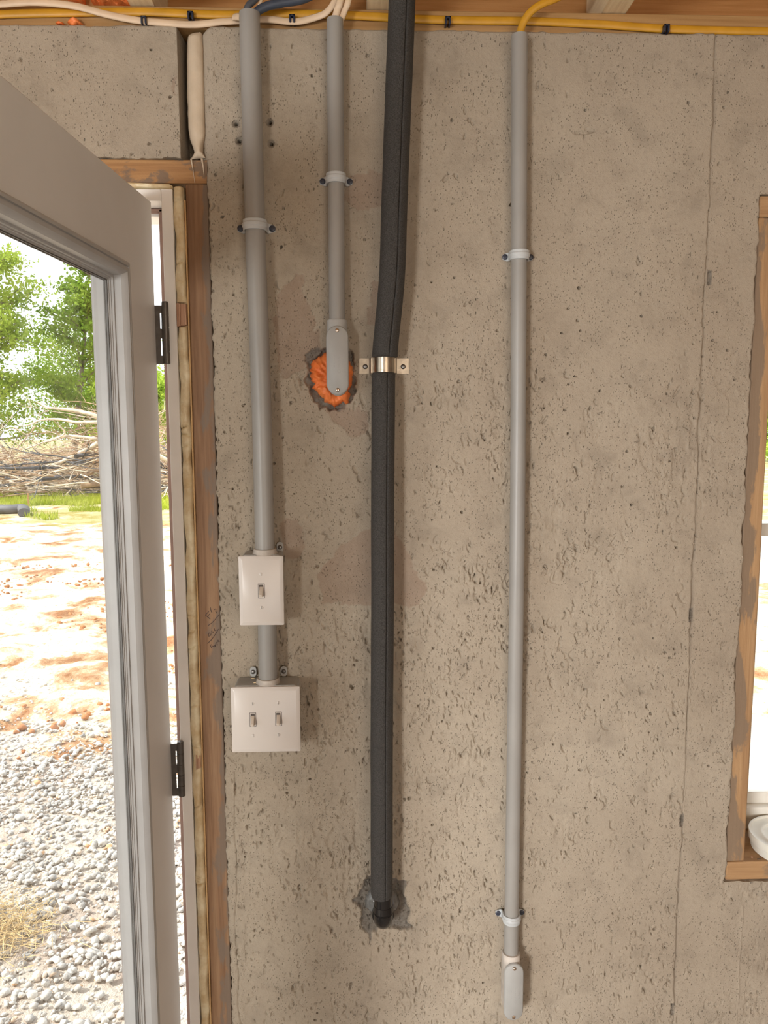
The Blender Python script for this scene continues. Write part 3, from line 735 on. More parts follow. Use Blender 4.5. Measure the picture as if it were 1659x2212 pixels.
conduit('conduit_pipe', [c2a, pw(726, 388, -.0185), c2b], .0140, 'thin grey conduit pipe ending at the fitting in orange foam')
c3a, c3s, c3m, c3t, c3b = pw(1122, 76, -.020), pw(1121, 552, -.0185), pw(1118, 1100, -.020), pw(1105, 1975, -.0185), pw(1104, 2068, -.022)
conduit('conduit_pipe', [c3a, c3s, c3m, pw(1111, 1600, -.019), c3t, c3b], .0138, 'long thin grey conduit pipe right of the black pipe')

def screwhead(mb, x, y, z, r_, ht=.0022, slot=True):
    b_ = len(mb.v); n = 14
    for (rf, hf) in ((1, 0), (1, .45), (.8, .85), (.45, 1)):
        for k in range(n): a_ = 2*math.pi*k/n; mb.v.append((x+r_*rf*math.cos(a_), y-ht*hf, z+r_*rf*math.sin(a_)))
    for i in range(3):
        for k in range(n): k2 = (k+1) % n; mb.f.append((b_+i*n+k, b_+i*n+k2, b_+(i+1)*n+k2, b_+(i+1)*n+k))
    mb.f.append(tuple(b_+3*n+k for k in range(n)))
def strap(name, label, x, z, rad, yc, wd, th, ear, mat, smat, sr=.0045, rib=True, group=None):
    t_ = thing(name, label, 'strap', (x, 0, z), group)
    path = []; R_ = rad+th/2
    yb = -.0012-th/2
    path.append((x-R_-ear, yb)); path.append((x-R_-.004, yb)); path.append((x-R_-.001, yb-.002)); path.append((x-R_, yb-.006 if yc < yb-.007 else yb-.002))
    for k in range(19):
        a_ = math.pi*(1-k/18); path.append((x+R_*math.cos(a_), yc-R_*math.sin(a_)))
    path += [(2*x-p[0], p[1]) for p in path[3::-1]]
    mb = MB(); n = len(path)
    for i, p in enumerate(path):
        a_ = Vector(path[max(i-1, 0)]); b_ = Vector(path[min(i+1, n-1)]); t2 = (b_-a_).normalized(); nn = Vector((t2.y, -t2.x))
        arc = 4 <= i < n-4
        w2 = wd/2*(1.0 if arc else (1.0 if (rib is False) else .92))
        if rib and i in (0, n-1): w2 *= .55
        rows = [(-w2, 0, th*.5), (-w2, 1, th*.5), (-w2*.45, 1, th*.5), (-w2*.3, 1, th*(.5+(.45 if rib and arc else 0))), (w2*.3, 1, th*(.5+(.45 if rib and arc else 0))), (w2*.45, 1, th*.5), (w2, 1, th*.5), (w2, 0, th*.5)]
        for (dz, sd, hh) in rows:
            s_ = 1 if sd else -1
            q_ = Vector(p)+nn*(hh*s_); mb.v.append((q_.x, q_.y, z+dz))
    K = 8
    for i in range(n-1):
        for k in range(K): k2 = (k+1) % K; mb.f.append((i*K+k, i*K+k2, (i+1)*K+k2, (i+1)*K+k))
    mb.f.append(tuple(range(K))); mb.f.append(tuple((n-1)*K+k for k in range(K)))
    mb.build('band', MAT[mat], t_, bevel=.0006, ang=35)
    for sx in (-1, 1):
        s_ = MB(); xx = x+sx*(R_+ear*.62); screwhead(s_, xx, yb-th/2+.0003, z, sr)
        so = s_.build('screw', MAT[smat], t_)
        sl = MB(); sl.box(xx-sr*.7, xx+sr*.7, yb-th/2-.0023, yb-th/2-.0017, z-.0005, z+.0005)
    return t_
G = 'grey conduit straps on the wall'
p = pw(553, 492, -.010); strap('pipe_strap', 'pale plastic strap clasping the thick left conduit', p[0], p[2], .0176, -.024, .018, .003, .014, 'strap', 'darkscrew', .0058, group=G)
p = pw(726, 390, -.010); strap('pipe_strap', 'pale plastic strap on the thin conduit above the orange foam', p[0], p[2], .0142, -.0185, .017, .003, .013, 'strap', 'darkscrew', .0052, group=G)
p = pw(1120, 554, -.010); strap('pipe_strap', 'upper pale plastic strap on the long right conduit', p[0], p[2], .0140, -.0185, .016, .003, .012, 'strap', 'darkscrew', .0052, group=G)
p = pw(1103, 1976, -.010); strap('pipe_strap', 'lower dusty plastic strap on the long right conduit near its end fitting', p[0], p[2], .0140, -.0185, .017, .003, .013, 'strap', 'darkscrew', .0052, group=G)

def plate_outline(pts): return pts
def switch_box(label, name, xc, zc, pw_, ph_, bw, bh, toggles, screws_ear, depth=.050, hub=None, hub_r=.0205):
    t_ = thing(name, label, 'light switch', (xc, 0, zc), 'white switch plates left of the black pipe')
    m = MB(); ol = rrect(xc, zc, bw, bh, .006)
    m.prism(ol, -.0015, -depth)
    m.build('box_body', MAT['pvcbox'], t_, bevel=.0012)
    if hub:
        m = MB(); hx, hy, hz = hub
        m.tube([(hx, hy, hz-.004), (hx, hy, hz+.0015), (hx, hy, hz+.0035), (hx, hy, hz+.0065), (hx, hy, hz+.0085)], [hub_r+.0030, hub_r+.0018, hub_r+.0004, hub_r+.0004, hub_r-.0008], 36, upv=(0, -1, 0)); m.build('hub_collar', MAT['dusty'], t_)
    # plate with broad bevel
    m = MB(); o0 = rrect(xc, zc, pw_, ph_, .0018, 2)
    m.prism(o0, -depth-.0002, -depth-.0085, inset=.0062, dy=.0034, inner=rrect(xc, zc, pw_-.0125, ph_-.0125, .0010, 2))
    cp = m.build('cover_plate', MAT['plastic'], t_, ang=50)
    yf = -depth-.0085
    for (tx, tz) in toggles:
        fr = MB(); fr.prism(rrect(tx, tz, .0120, .0265, .0006, 2), yf+.0004, yf-.0002); f_ = fr.build('toggle_surround', MAT['slot'], t_)
        fr = MB(); fr.prism(rrect(tx, tz, .0104, .0249, .0006, 2), yf+.0004, yf-.0005); fr.build('toggle_bezel', MAT['plastic'], t_)
        s_ = MB(); s_.prism(rrect(tx-.0002, tz+.0005, .0075, .0215, .0006, 2), yf+.0004, yf-.0008); s_.build('toggle_slot', MAT['slot'], t_)
        lv = MB(); w0, w1 = .0031, .0027
        lv.add([(tx-w0, yf-.0005, tz+.0078), (tx+w0, yf-.0005, tz+.0078), (tx+w0, yf-.0005, tz-.0095), (tx-w0, yf-.0005, tz-.0095),
                (tx-w0, yf-.0020, tz+.0072), (tx+w0, yf-.0020, tz+.0072), (tx+w1, yf-.0112, tz-.0050), (tx-w1, yf-.0112, tz-.0050), (tx+w1, yf-.0108, tz-.0092), (tx-w1, yf-.0108, tz-.0092)],
               [(0, 1, 5, 4), (4, 5, 6, 7), (7, 6, 8, 9), (9, 8, 2, 3), (0, 4, 7, 9, 3), (1, 2, 8, 6, 5)])
        lv.build('toggle_lever', MAT['toggle'], t_, bevel=.0006)
        for dz in (.0302, -.0302):
            s_ = MB(); screwhead(s_, tx, yf+.0002, tz+dz, .0031, .0011); so = s_.build('plate_screw', MAT['plastic'], t_)
            s_ = MB(); s_.box(tx-.00035, tx+.00035, yf-.00125, yf-.0006, tz+dz-.0026, tz+dz+.0026); sl = s_.build('screw_slot', MAT['greyscrew'], so); sl.location = (0, 0, 0)
    for (ex, ez) in screws_ear:
        e_ = MB(); e_.prism(stadium(ex, ez, .0125, .020, 8), -.0012, -.0048); eo = e_.build('mounting_ear', MAT['pvcbox'], t_, bevel=.0006)
        s_ = MB(); screwhead(s_, ex, -.0045, ez, .0042, .0035); so = s_.build('screw', MAT['greyscrew'], eo); so.location = (0, 0, 0)
    return t_
z1c = 1.3630
sb1 = switch_box('white single toggle switch plate on a grey box, upper of the two', 'light_switch', -.1722, z1c, .0788, .1255, .0700, .1285, [(-.1718, z1c+.0005)],
           [(pw(605, 1182, -.004)[0], pw(605, 1182, -.004)[2])], hub=(pw(572, 1187, -.031)[0]+.0003, -.031, z1c+.0640))
z2c = 1.1240
sb2 = switch_box('white double toggle switch plate on a wide grey box, lower of the two', 'light_switch', -.1692, z2c, .1245, .1225, .1150, .1250, [(-.1922, z2c+.0015), (-.1458, z2c+.0025)],
           [(pw(547, 1451, -.004)[0], pw(547, 1451, -.004)[2]), (pw(613, 1450, -.004)[0], pw(613, 1450, -.004)[2])], hub=(pw(579, 1466, -.031)[0], -.031, z2c+.0622))
for (px, py, lb) in ((547, 1466, 'pale wood chip at the back on top of the double switch box'), (552, 1475, 'pale wood chip at the front on top of the double switch box')):
    p = Wz(px, py, z2c+.0627); m = MB(); m.add([(-.004, -.001, 0), (.003, -.002, 0), (.005, .001, 0), (-.001, .002, 0), (-.003, -.001, .0016), (.003, -.001, .0012), (.003, .001, .0014), (-.001, .001, .0018)], [(0,3,2,1),(4,5,6,7),(0,1,5,4),(1,2,6,5),(2,3,7,6),(3,0,4,7)])
    o = m.build('wood_chip', MAT['joist']); o.location = (p[0], max(p[1], -.046), z2c+.0626)
    tag(o, lb, 'wood chip', 'wood chips on the double switch box')

def conduit_body(label, xt, zt, yc, xc, z0, z1, wid, depth, hub_r, dusty=False, marks=0):
    t_ = thing('conduit_fitting', label, 'conduit fitting', (xc, 0, (z0+z1)/2), 'conduit end fittings on the wall')
    zc = (z0+z1)/2; ht = z1-z0; mt = 'dusty' if dusty else 'pvcbox'
    m = MB(); m.prism(stadium(xc, zc-.002, wid-.004, ht-.002), -.0015, -depth, inset=.0015, dy=.0015)
    m.tube([(xt, yc, z1-.022), (xt, yc, z1-.010), (xt, yc, zt-.0015), (xt, yc, zt)], [wid*.46, hub_r, hub_r, hub_r-.0010], 32, upv=(0, -1, 0))
    m.build('body', MAT[mt], t_, ang=35)
    m = MB(); m.prism(stadium(xc, zc, wid, ht), -depth-.0002, -depth-.0058, inset=.0022, dy=.0022); cv = m.build('cover', MAT['cover'], t_, ang=50)
    yf = -depth-.0058
    m = MB(); rr = random.Random(marks); xa = xc+.002
    for col in (-.0075, .0005, .0075):
        for k in range(rr.randint(7, 10)):
            zz = zc-.012+.003*k+rr.uniform(-.0006, .0006); dx_ = rr.uniform(.0007, .0016)
            m.tube([(xa+col-dx_, yf, zz), (xa+col+dx_, yf, zz+rr.uniform(-.0010, .0010))], .00028, 5)
    for k in range(16):
        a_ = 2*math.pi*k/16; b_ = 2*math.pi*(k+1)/16
        m.tube([(xa+.0005+.0028*math.cos(a_), yf, zc-.019+.0028*math.sin(a_)), (xa+.0005+.0028*math.cos(b_), yf, zc-.019+.0028*math.sin(b_))], .00025, 5, cap=False)
    mk = m.build('embossed_marks', MAT['cover'], cv); mk.location = (0, 0, 0)
    for zz in (z1-.0085, z0+.0085):
        s_ = MB(); screwhead(s_, xc, yf+.0002, zz, .0036, .0028); s_.build('screw', MAT['screw'], t_)
    return t_
dcb = .040
a_, b_ = W(728, 703, -dcb-.005), W(730, 853, -dcb-.005)
conduit_body('grey conduit end fitting surrounded by bright orange foam', c2b[0], W(728, 692, -.024)[2], -.024, (W(705, 780, -dcb-.005)[0]+W(753, 780, -dcb-.005)[0])/2, b_[2], a_[2], W(753, 780, -dcb-.005)[0]-W(705, 780, -dcb-.005)[0], dcb, .0180, False, 3)
a2, b2 = W(1111, 2083, -dcb-.005), W(1109, 2205, -dcb-.005)
xl, xr = W(1089.5, 2140, -dcb-.005)[0], W(1131, 2140, -dcb-.005)[0]
conduit_body('grey conduit end fitting at the bottom of the long right conduit', c3b[0], W(1104, 2056, -.022)[2], -.022, (xl+xr)/2, b2[2], a2[2], xr-xl, dcb, .0178, True, 7)

# orange foam around the upper fitting
def blob(name, poly, c, yb, hgt, mat, seed=1, rings=16, amp=.35, nf=1.0):
    mb = MB(); pts = [W(a_, b_, 0) for a_, b_ in poly]; n0 = len(pts); m_ = 6; out = []
    for i in range(n0):
        for k in range(m_):
            t_ = k/m_; A_ = pts[i]; B_ = pts[(i+1) % n0]; out.append((A_[0]*(1-t_)+B_[0]*t_, A_[2]*(1-t_)+B_[2]*t_))
    cx_, _, cz_ = W(c[0], c[1], 0); n = len(out)
    rmean = sum(math.hypot(x-cx_, z-cz_) for x, z in out)/n
    mb.v.append((cx_, yb-hgt, cz_))
    for r_ in range(1, rings+1):
        f_ = r_/rings
        for i, (x, z) in enumerate(out):
            dx_, dz_ = x-cx_, z-cz_; rl = math.hypot(dx_, dz_); rm_ = rmean+(rl-rmean)*f_**3.5; dx_ *= rm_/rl; dz_ *= rm_/rl
            w_ = 1+.09*noise.noise(Vector((x*150, z*150, seed)))*f_
            xx, zz = cx_+dx_*f_*w_, cz_+dz_*f_*w_
            h = hgt*max(0, 1-f_**3)**.5
            h *= 1+amp*noise.noise(Vector((xx*60*nf, zz*60*nf, seed)))+amp*.6*noise.noise(Vector((xx*160*nf, zz*160*nf, seed+3)))
            mb.v.append((xx, yb-h, zz))
    for i in range(n): mb.f.append((0, 1+i, 1+(i+1) % n))
    for r_ in range(rings-1):
        for i in range(n): i2 = (i+1) % n; mb.f.append((1+r_*n+i, 1+(r_+1)*n+i, 1+(r_+1)*n+i2, 1+r_*n+i2))
    b_ = len(mb.v); 
    for i, (x, z) in enumerate(out): mb.v.append((x, yb+.012, z))
    for i in range(n): i2 = (i+1) % n; mb.f.append((1+(rings-1)*n+i, b_+i, b_+i2, 1+(rings-1)*n+i2))
    mb.f.append(tuple(b_+i for i in range(n)))
    return mb.build(name, mat, ang=70)
o = blob('orange_foam', [(700,764),(688,770),(680,778),(671,780),(671,792),(669,800),(675,806),(668,812),(671,822),(680,830),(675,838),(684,846),(690,855),(700,862),(700,870),(712,872),(722,878),(733,874),(742,868),(749,876),(754,862),(757,850),(752,845),(760,832),(763,805),(762,790),(755,782),(745,770),(720,760)], (718, 822), .004, .022, MAT['orange_foam'], 2, amp=.45)
tag(o, 'lumpy bright orange foam squeezed out around the upper conduit fitting', 'spray foam')

# ------------------------------------------------------------------ black insulated pipe
pipe = thing('insulated_pipe', 'thick black foam-insulated pipe running from the ceiling to an elbow in the wall', 'pipe', W(826, 1990, 0))
def sleeve(pts, rad, label, seed):
    P_ = spline(pts, 14); mb = MB(); n = 110
    rs = [rad*(1+.012*noise.noise(Vector((i*.09, seed, 0)))) for i in range(len(P_))]
    L_ = len(P_)
    rs[0] = rad*.90; rs[-1] = rad*.92; rs[1] = rad*.975; rs[-2] = rad*.98
    base = len(mb.v)
    for i, p in enumerate(P_):
        for k in range(n):
            th_ = 2*math.pi*k/n
            r_ = rs[i]
            da = (th_-R(20)+math.pi) % (2*math.pi)-math.pi
            r_ -= rad*.14*math.exp(-(da/.045)**2)
            mb.v.append((p.x+r_*math.sin(th_), p.y-r_*math.cos(th_), p.z))
    for i in range(L_-1):
        for k in range(n): k2 = (k+1) % n; mb.f.append((i*n+k, i*n+k2, (i+1)*n+k2, (i+1)*n+k))
    mb.f.append(tuple(range(n))); mb.f.append(tuple((L_-1)*n+k for k in range(n)))
    o = mb.build('foam_sleeve', MAT['rubber'], pipe, ang=60); return o
ysl = -.030
def dense(pts):  # extra points so the surface is finely divided
    out = []
    for i in range(len(pts)-1):
        A_, B_ = Vector(pts[i]), Vector(pts[i+1]); k_ = max(1, int((B_-A_).length/.08))
        for k in range(k_): out.append(tuple(A_.lerp(B_, k/k_)))
    out.append(tuple(pts[-1])); return out
top = pw(869, -60, -.040); 
sleeve(dense([top, pw(868.5, 0, -.040), pw(857, 300, -.040), pw(846.5, 600, -.040), pw(833, 745, -.036), pw(831.5, 772, -.030)]), .0225, '', 1)
sleeve(dense([pw(828.5, 805, -.030), pw(828, 850, -.036), pw(826.5, 1100, -.040), pw(826.5, 1300, -.040), pw(824.5, 1600, -.040), pw(824.5, 1935, -.040)]), .0208, '', 2)
# pipe and elbow under the sleeves
pm = MB(); px_, _, pz_ = pw(828, 1950, -.040)
pm.tube([(px_, -.040, pz_+.02), (px_, -.040, pz_-.022)], .0175, 30, upv=(0, -1, 0))
arc = [(px_, -.040+.020*(1-math.cos(a_)), pz_-.022-.020*math.sin(a_)) for a_ in [R(9*k) for k in range(11)]]
pm.tube([(px_, -.040, pz_-.020)]+arc+[(px_, .010, pz_-.042)], .0182, 30, upv=(1, 0, 0))
pm.tube([(px_, -.0185, pz_-.041), (px_, .002, pz_-.041)], .0210, 30, upv=(1, 0, 0))
pm.tube([(px_, -.040, pz_-.004), (px_, -.040, pz_-.016), (px_, -.040, pz_-.018)], [.0180, .0194, .0180], 30, upv=(0, -1, 0))
el = pm.build('elbow', MAT['abs'], pipe, ang=40); el['label'] = 'glossy black elbow turning into the wall'
o = blob('sealant_blob', [(800,1925),(790,1940),(788,1960),(800,1968),(812,1985),(840,1985),(858,1968),(862,1950),(856,1930),(845,1918),(815,1915)], (826, 1948), .006, .016, MAT['sealant'], 5, amp=.3)
tag(o, 'shiny grey sealant smeared behind the black elbow on chipped concrete', 'sealant')
p = pw(829.5, 790, -.010)
st = thing('metal_strap', 'galvanised metal strap clasping the black insulated pipe', 'strap', (p[0], 0, p[2]))
def band(xc, z, rad, yc, wd, th, x0, x1):
    path = [(x0, -.002), (xc-rad-.008, -.002), (xc-rad-.0068, -.0035), (xc-rad-.0062, -.018), (xc-rad-.0040, -.0200)]
    path = [(x0, -.0022), (xc-rad-.0085, -.0022), (xc-rad-.0072, -.0032), (xc-rad-.0068, -.0155), (xc-rad-.0055, -.0168), (xc-rad, -.0170)]
    for k in range(1, 24): a_ = math.pi*(1-k/24); path.append((xc+rad*math.cos(a_), -.0175+(yc+.0175)*min(1, math.sin(a_)*4)-rad*math.sin(a_) if False else min(-.0170, yc-rad*math.sin(a_))))
    path += [(xc+rad, -.0170), (xc+rad+.0030, -.0168), (xc+rad+.0040, -.0155), (xc+rad+.0044, -.0032), (xc+rad+.0056, -.0022), (x1, -.0022)]
    mb = MB(); n = len(path)
    for i, q_ in enumerate(path):
        a_ = Vector(path[max(i-1, 0)]); b_ = Vector(path[min(i+1, n-1)]); t2 = (b_-a_).normalized(); nn = Vector((t2.y, -t2.x))*th/2
        for dz in (-wd/2, wd/2):
            mb.v.append((q_[0]+nn.x, q_[1]+nn.y, z+dz)); mb.v.append((q_[0]-nn.x, q_[1]-nn.y, z+dz))
    for i in range(n-1):
        b_ = i*4
        for (k, k2) in ((0, 1), (1, 3), (3, 2), (2, 0)): mb.f.append((b_+k, b_+k2, b_+4+k2, b_+4+k))
    mb.f.append((0, 1, 3, 2)); b_ = (n-1)*4; mb.f.append((b_, b_+2, b_+3, b_+1)); return mb
xe0, xe1 = W(776, 790, -.003)[0], W(883, 790, -.003)[0]
band(p[0], p[2], .0180, -.026, .0270, .0014, xe0, xe1).build('band', MAT['steel'], st, ang=30)
for px2 in (789, 871):
    q_ = W(px2, 792, -.004); s_ = MB(); screwhead(s_, q_[0], -.0028, q_[2], .0045, .003); s_.build('screw', MAT['greyscrew'], st)

# ------------------------------------------------------------------ cables on the sill plate
def cable(name, pts, mat, label, r_=.0056, flat=.5, group=None, upv=(0, -1, 0)):
    P_ = spline(pts, 12); m = MB().tube(P_, r_, 14, (flat, 1.0), upv); o = m.build(name, MAT[mat], ang=80)
    return tag(o, label, 'cable', group)
cable('electric_cable', [W(-260, 44, .007)]+[W(a_, b_, .0075) for a_, b_ in ((0, 31), (150, 27.5), (310, 26), (480, 32), (620, 30), (750, 33), (900, 41), (1000, 44), (1150, 46), (1300, 53), (1450, 63), (1659, 68))]+[W(1900, 74, .007)], 'yellow', 'long yellow cable running along the sill plate on top of the wall', .0070, .45)
cable('electric_cable', [W(-160, 20, -.006), W(0, 9, -.006), W(80, 5, -.006), W(160, 13, -.004), W(230, 31, -.001), W(290, 43, .0015), W(360, 50, .002), W(420, 53, .002), W(480, 47, -.001), W(530, 44, .0005), W(580, 42, .0005), W(635, 47, .001), W(680, 38, -.002), W(708, 24, -.008), W(728, -10, -.012), W(736, -70, -.012)], 'white_cable', 'cream cable arching over the wall top and drooping past the left conduit', .0058, .5)
cable('electric_cable', [W(724, 60, -.022), W(724, 40, -.022), W(729, 20, -.024), W(735, 0, -.026), W(740, -60, -.02)], 'white_cable', 'cream cable entering the thin middle conduit, left of a pair', .0058, .6)
cable('electric_cable', [W(734, 60, -.020), W(736, 44, -.018), W(745, 20, -.020), W(752, 0, -.022), W(756, -60, -.016)], 'white_cable', 'cream cable entering the thin middle conduit, right of a pair', .0058, .6)
cable('electric_cable', [W(533, 60, -.026), W(532, 30, -.026), W(537, 12, -.026), W(550, 0, -.022), W(590, -40, -.01), W(640, -80, -.01)], 'dark_cable', 'dark grey cable curving up out of the thick left conduit', .0056, .9)
cable('electric_cable', [W(548, 60, -.024), W(552, 30, -.024), W(575, 14, -.024), W(610, 6, -.022), W(660, -4, -.018), W(720, -40, -.01)], 'blue_cable', 'blue-grey cable sweeping right out of the thick left conduit', .0072, .9)
cable('thin_wire', [W(545, 50, -.020), W(553, 24, -.020), W(563, 4, -.018), W(575, -40, -.01)], 'white_cable', 'thin tan wire between the two dark cables of the left conduit', .0030, .9)
cable('electric_cable', [W(506, 37, -.010), W(513, 36, -.018), W(520, 37, -.022)], 'white_cable', 'short pale cable end beside the top of the left conduit', .0062, .6)
cable('electric_cable', [W(1122, 100, -.020), W(1124, 70, -.020), W(1132, 46, -.022), W(1148, 24, -.024), W(1172, 8, -.024), W(1206, -6, -.02), W(1290, -50, -.01)], 'yellow', 'yellow cable curving down into the long right conduit', .0064, .6)
for k, (px, py) in enumerate(((310, 42), (411, 32), (631, 39), (968, 43), (1441, 60))):
    m = MB(); p = W(px, py, -.004); w_, h_ = .0048, .0062
    y0 = -.0050; y1 = .0115
    m.box(p[0]-w_, p[0]-w_+.0030, y0, y1, p[2]-h_, p[2]+h_); m.box(p[0]+w_-.0030, p[0]+w_, y0, y1, p[2]-h_, p[2]+h_); m.box(p[0]-w_, p[0]+w_, y0, y1, p[2]+h_-.0028, p[2]+h_)
    o = m.build('cable_staple', MAT['staple'], bevel=.0006)
    tag(o, ('leftmost navy cable staple over the cream cable', 'navy cable staple above the groove in the wall', 'navy cable staple between the two left conduits', 'navy cable staple just right of the black pipe', 'rightmost navy cable staple on the yellow cable')[k], 'staple', 'navy cable staples on the sill plate')
for (poly, c0, lab, yb) in (([(146,0),(160,6),(172,10),(182,8),(180,-10),(150,-14)], (165, -3), 'small orange foam lump at the top left, left of the bigger one', .10),
                        ([(196,2),(215,12),(226,18),(240,16),(256,17),(275,16),(283,19),(292,13),(280,5),(260,-10),(230,-20),(200,-14)], (240, 0), 'larger orange foam mass beside the upper left joist', .095)):
    poly = [W(a_, b_, yb) for a_, b_ in poly]; poly2 = [(CXp, CYp) for CXp, CYp in []]
    mb = MB(); n_ = 10; cx_, _, cz_ = W(c0[0], c0[1], yb); out = []
    for i in range(len(poly)):
        for k in range(4): A_ = poly[i]; B_ = poly[(i+1) % len(poly)]; t_ = k/4; out.append((A_[0]*(1-t_)+B_[0]*t_, max(2.373, A_[2]*(1-t_)+B_[2]*t_)))
    mb.v.append((cx_, yb-.02, max(cz_, 2.38)))
    for r_ in range(1, n_+1):
        f_ = r_/n_
        for (x, z) in out:
            mb.v.append((cx_+(x-cx_)*f_, yb-.020*max(0, 1-f_**3)**.5*(1+.6*noise.noise(Vector((x*90*f_, z*90, f_*4)))), max(cz_, 2.38)*(1-f_)+z*f_))
    N_ = len(out)
    for i in range(N_): mb.f.append((0, 1+i, 1+(i+1) % N_))
    for r_ in range(n_-1):
        for i in range(N_): i2 = (i+1) % N_; mb.f.append((1+r_*N_+i, 1+(r_+1)*N_+i, 1+(r_+1)*N_+i2, 1+r_*N_+i2))
    b_ = len(mb.v)
    for (x, z) in out: mb.v.append((x, .1115, z))
    for i in range(N_): i2 = (i+1) % N_; mb.f.append((1+(n_-1)*N_+i, b_+i, b_+i2, 1+(n_-1)*N_+i2))
    mb.f.append(tuple(b_+i for i in range(N_)))
    tag(mb.build('orange_foam', MAT['orange_foam'], ang=70), lab, 'spray foam')
o = blob('orange_foam', [(144,46),(148,41),(158,38),(168,41),(176,48),(170,50),(166,49),(160,55),(154,54),(150,49)], (159, 46), .004, .008, MAT['orange_foam'], 9, rings=8)
tag(o, 'small orange foam dab on the top edge of the wall at left', 'spray foam')
o = blob('orange_foam', [(118,47),(126,45),(134,46),(133,49),(124,49)], (126, 47), .004, .003, MAT['orange_foam'], 11, rings=6)
tag(o, 'tiny orange foam smear left of the dab on the wall top', 'spray foam')

# ------------------------------------------------------------------ outdoors
ZG = -.15
def n2(x, y, s, seed=0): return noise.noise(Vector((x*s, y*s, seed)))
ys = np.concatenate([np.arange(.21, 5.0, .035), np.arange(5.0, 10, .09), np.arange(10, 24, .3), np.arange(24, 90, 4.0)])
xs = np.concatenate([np.arange(-60, -12, 4.0), np.arange(-12, -5.0, .3), np.arange(-5.0, -.2, .045), np.arange(-.2, 4.0, .2), np.arange(4, 50, 3.0)])
vs = []; 
for y in ys:
    for x in xs:
        a_ = min(1, max(0, (y-2.6)/1.5))
        h = .045*a_*n2(x, y, 1.3, 2)+.035*a_*abs(n2(x, y, 4.5, 5))+(.022*a_*n2(x, y, 11, 7) if y < 9 and x < 0 else 0)+.012*n2(x, y, 3, 9)
        vs.append((x, y, ZG+h))
nxg = len(xs); fs = [(j*nxg+i, j*nxg+i+1, (j+1)*nxg+i+1, (j+1)*nxg+i) for j in range(len(ys)-1) for i in range(nxg-1)]
t = NT('red_clay_ground'); c = t.coord(world=True)
clay = t.ramp(t.noise(c, 1.7, 7, .68, .4), [(.36, (.34, .16, .075)), (.43, (.56, .36, .21)), (.50, (.80, .70, .56))])
clay = t.mix(t.ramp(t.noise(c, 26, 4, .7), [(.32, .8), (.42, 0.0)]), clay, (.50, .22, .09))
sepy = t.n('ShaderNodeSeparateXYZ'); t.l(c, sepy.inputs[0])
wv = t.math('ADD', sepy.outputs[1], t.math('MULTIPLY', t.noise(c, 1.2, 4), 2.2))
gmask = t.math('MULTIPLY', t.math('GREATER_THAN', wv, 13.6), t.ramp(t.noise(c, 1.0, 5, .7), [(.38, 0.0), (.5, 1.0)]))
col = t.mix(t.math('MULTIPLY', gmask, .7), clay, (.33, .33, .08))
gravm = t.math('LESS_THAN', wv, 4.0)
col = t.mix(t.math('MULTIPLY', gravm, .75), col, (.55, .50, .46))
gm = t.out(col, .95, t.bump(t.noise(c, 18, 6, .7), .05, .8), spec=.1)
g_ = MB().add(vs, fs).build('ground', gm, ang=180); struct(g_, 'bright clay yard with gravel near the house')

def fast_mesh(name, verts, faces, mat, smooth_=False):
    me = bpy.data.meshes.new(name); faces = np.asarray(faces); k = faces.shape[1]
    me.vertices.add(len(verts)); me.vertices.foreach_set('co', np.asarray(verts, np.float32).ravel())
    me.loops.add(faces.size); me.loops.foreach_set('vertex_index', faces.astype(np.int32).ravel())
    me.polygons.add(len(faces)); me.polygons.foreach_set('loop_start', np.arange(0, faces.size, k, dtype=np.int32)); me.update(calc_edges=True)
    if smooth_: me.polygons.foreach_set('use_smooth', np.ones(len(faces), bool))
    me.materials.append(mat); o = bpy.data.objects.new(name, me); COL.objects.link(o); return o
bm = bmesh.new(); bmesh.ops.create_icosphere(bm, subdivisions=1, radius=1); ico = np.array([v.co[:] for v in bm.verts]); icf = np.array([[v.index for v in f.verts] for f in bm.faces]); bm.free()
def stones(N, xr, yr, sr, seed, keep=None):
    r_ = np.random.default_rng(seed); x = r_.uniform(*xr, N); y = r_.uniform(*yr, N)
    if keep is not None: k = keep(x, y, r_); x = x[k]; y = y[k]; N = len(x)
    s = sr[0]+(sr[1]-sr[0])*r_.random(N)**2
    base = ico[None]*(.62+.55*r_.random((N, 12, 1)))*r_.uniform(.6, 1.25, (N, 1, 3))*s[:, None, None]
    q = r_.normal(size=(N, 4)); q /= np.linalg.norm(q, axis=1)[:, None]; w_, a_, b_, c_ = q.T
    Rm = np.stack([1-2*(b_*b_+c_*c_), 2*(a_*b_-c_*w_), 2*(a_*c_+b_*w_), 2*(a_*b_+c_*w_), 1-2*(a_*a_+c_*c_), 2*(b_*c_-a_*w_), 2*(a_*c_-b_*w_), 2*(b_*c_+a_*w_), 1-2*(a_*a_+b_*b_)], -1).reshape(N, 3, 3)
    v = np.einsum('nij,nkj->nki', Rm, base); v[:, :, 2] *= .75
    v[:, :, 0] += x[:, None]; v[:, :, 1] += y[:, None]; v[:, :, 2] += ZG+(s*.25+.012*r_.random(N))[:, None]
    f = (icf[None]+12*np.arange(N)[:, None, None]).reshape(-1, 3); return v.reshape(-1, 3), f
t = NT('pale_gravel'); c = t.coord(world=True)
v_ = t.n('ShaderNodeTexVoronoi'); v_.inputs['Scale'].default_value = 26; t.l(c, v_.inputs['Vector'])
gc = t.ramp(v_.outputs['Color'], [(.15, (.36, .35, .34)), (.45, (.60, .58, .55)), (.8, (.74, .71, .66)), (.92, (.62, .40, .24))])
gravel_m = t.out(gc, .85, t.bump(t.noise(c, 160, 4), .003, 1), spec=.2)
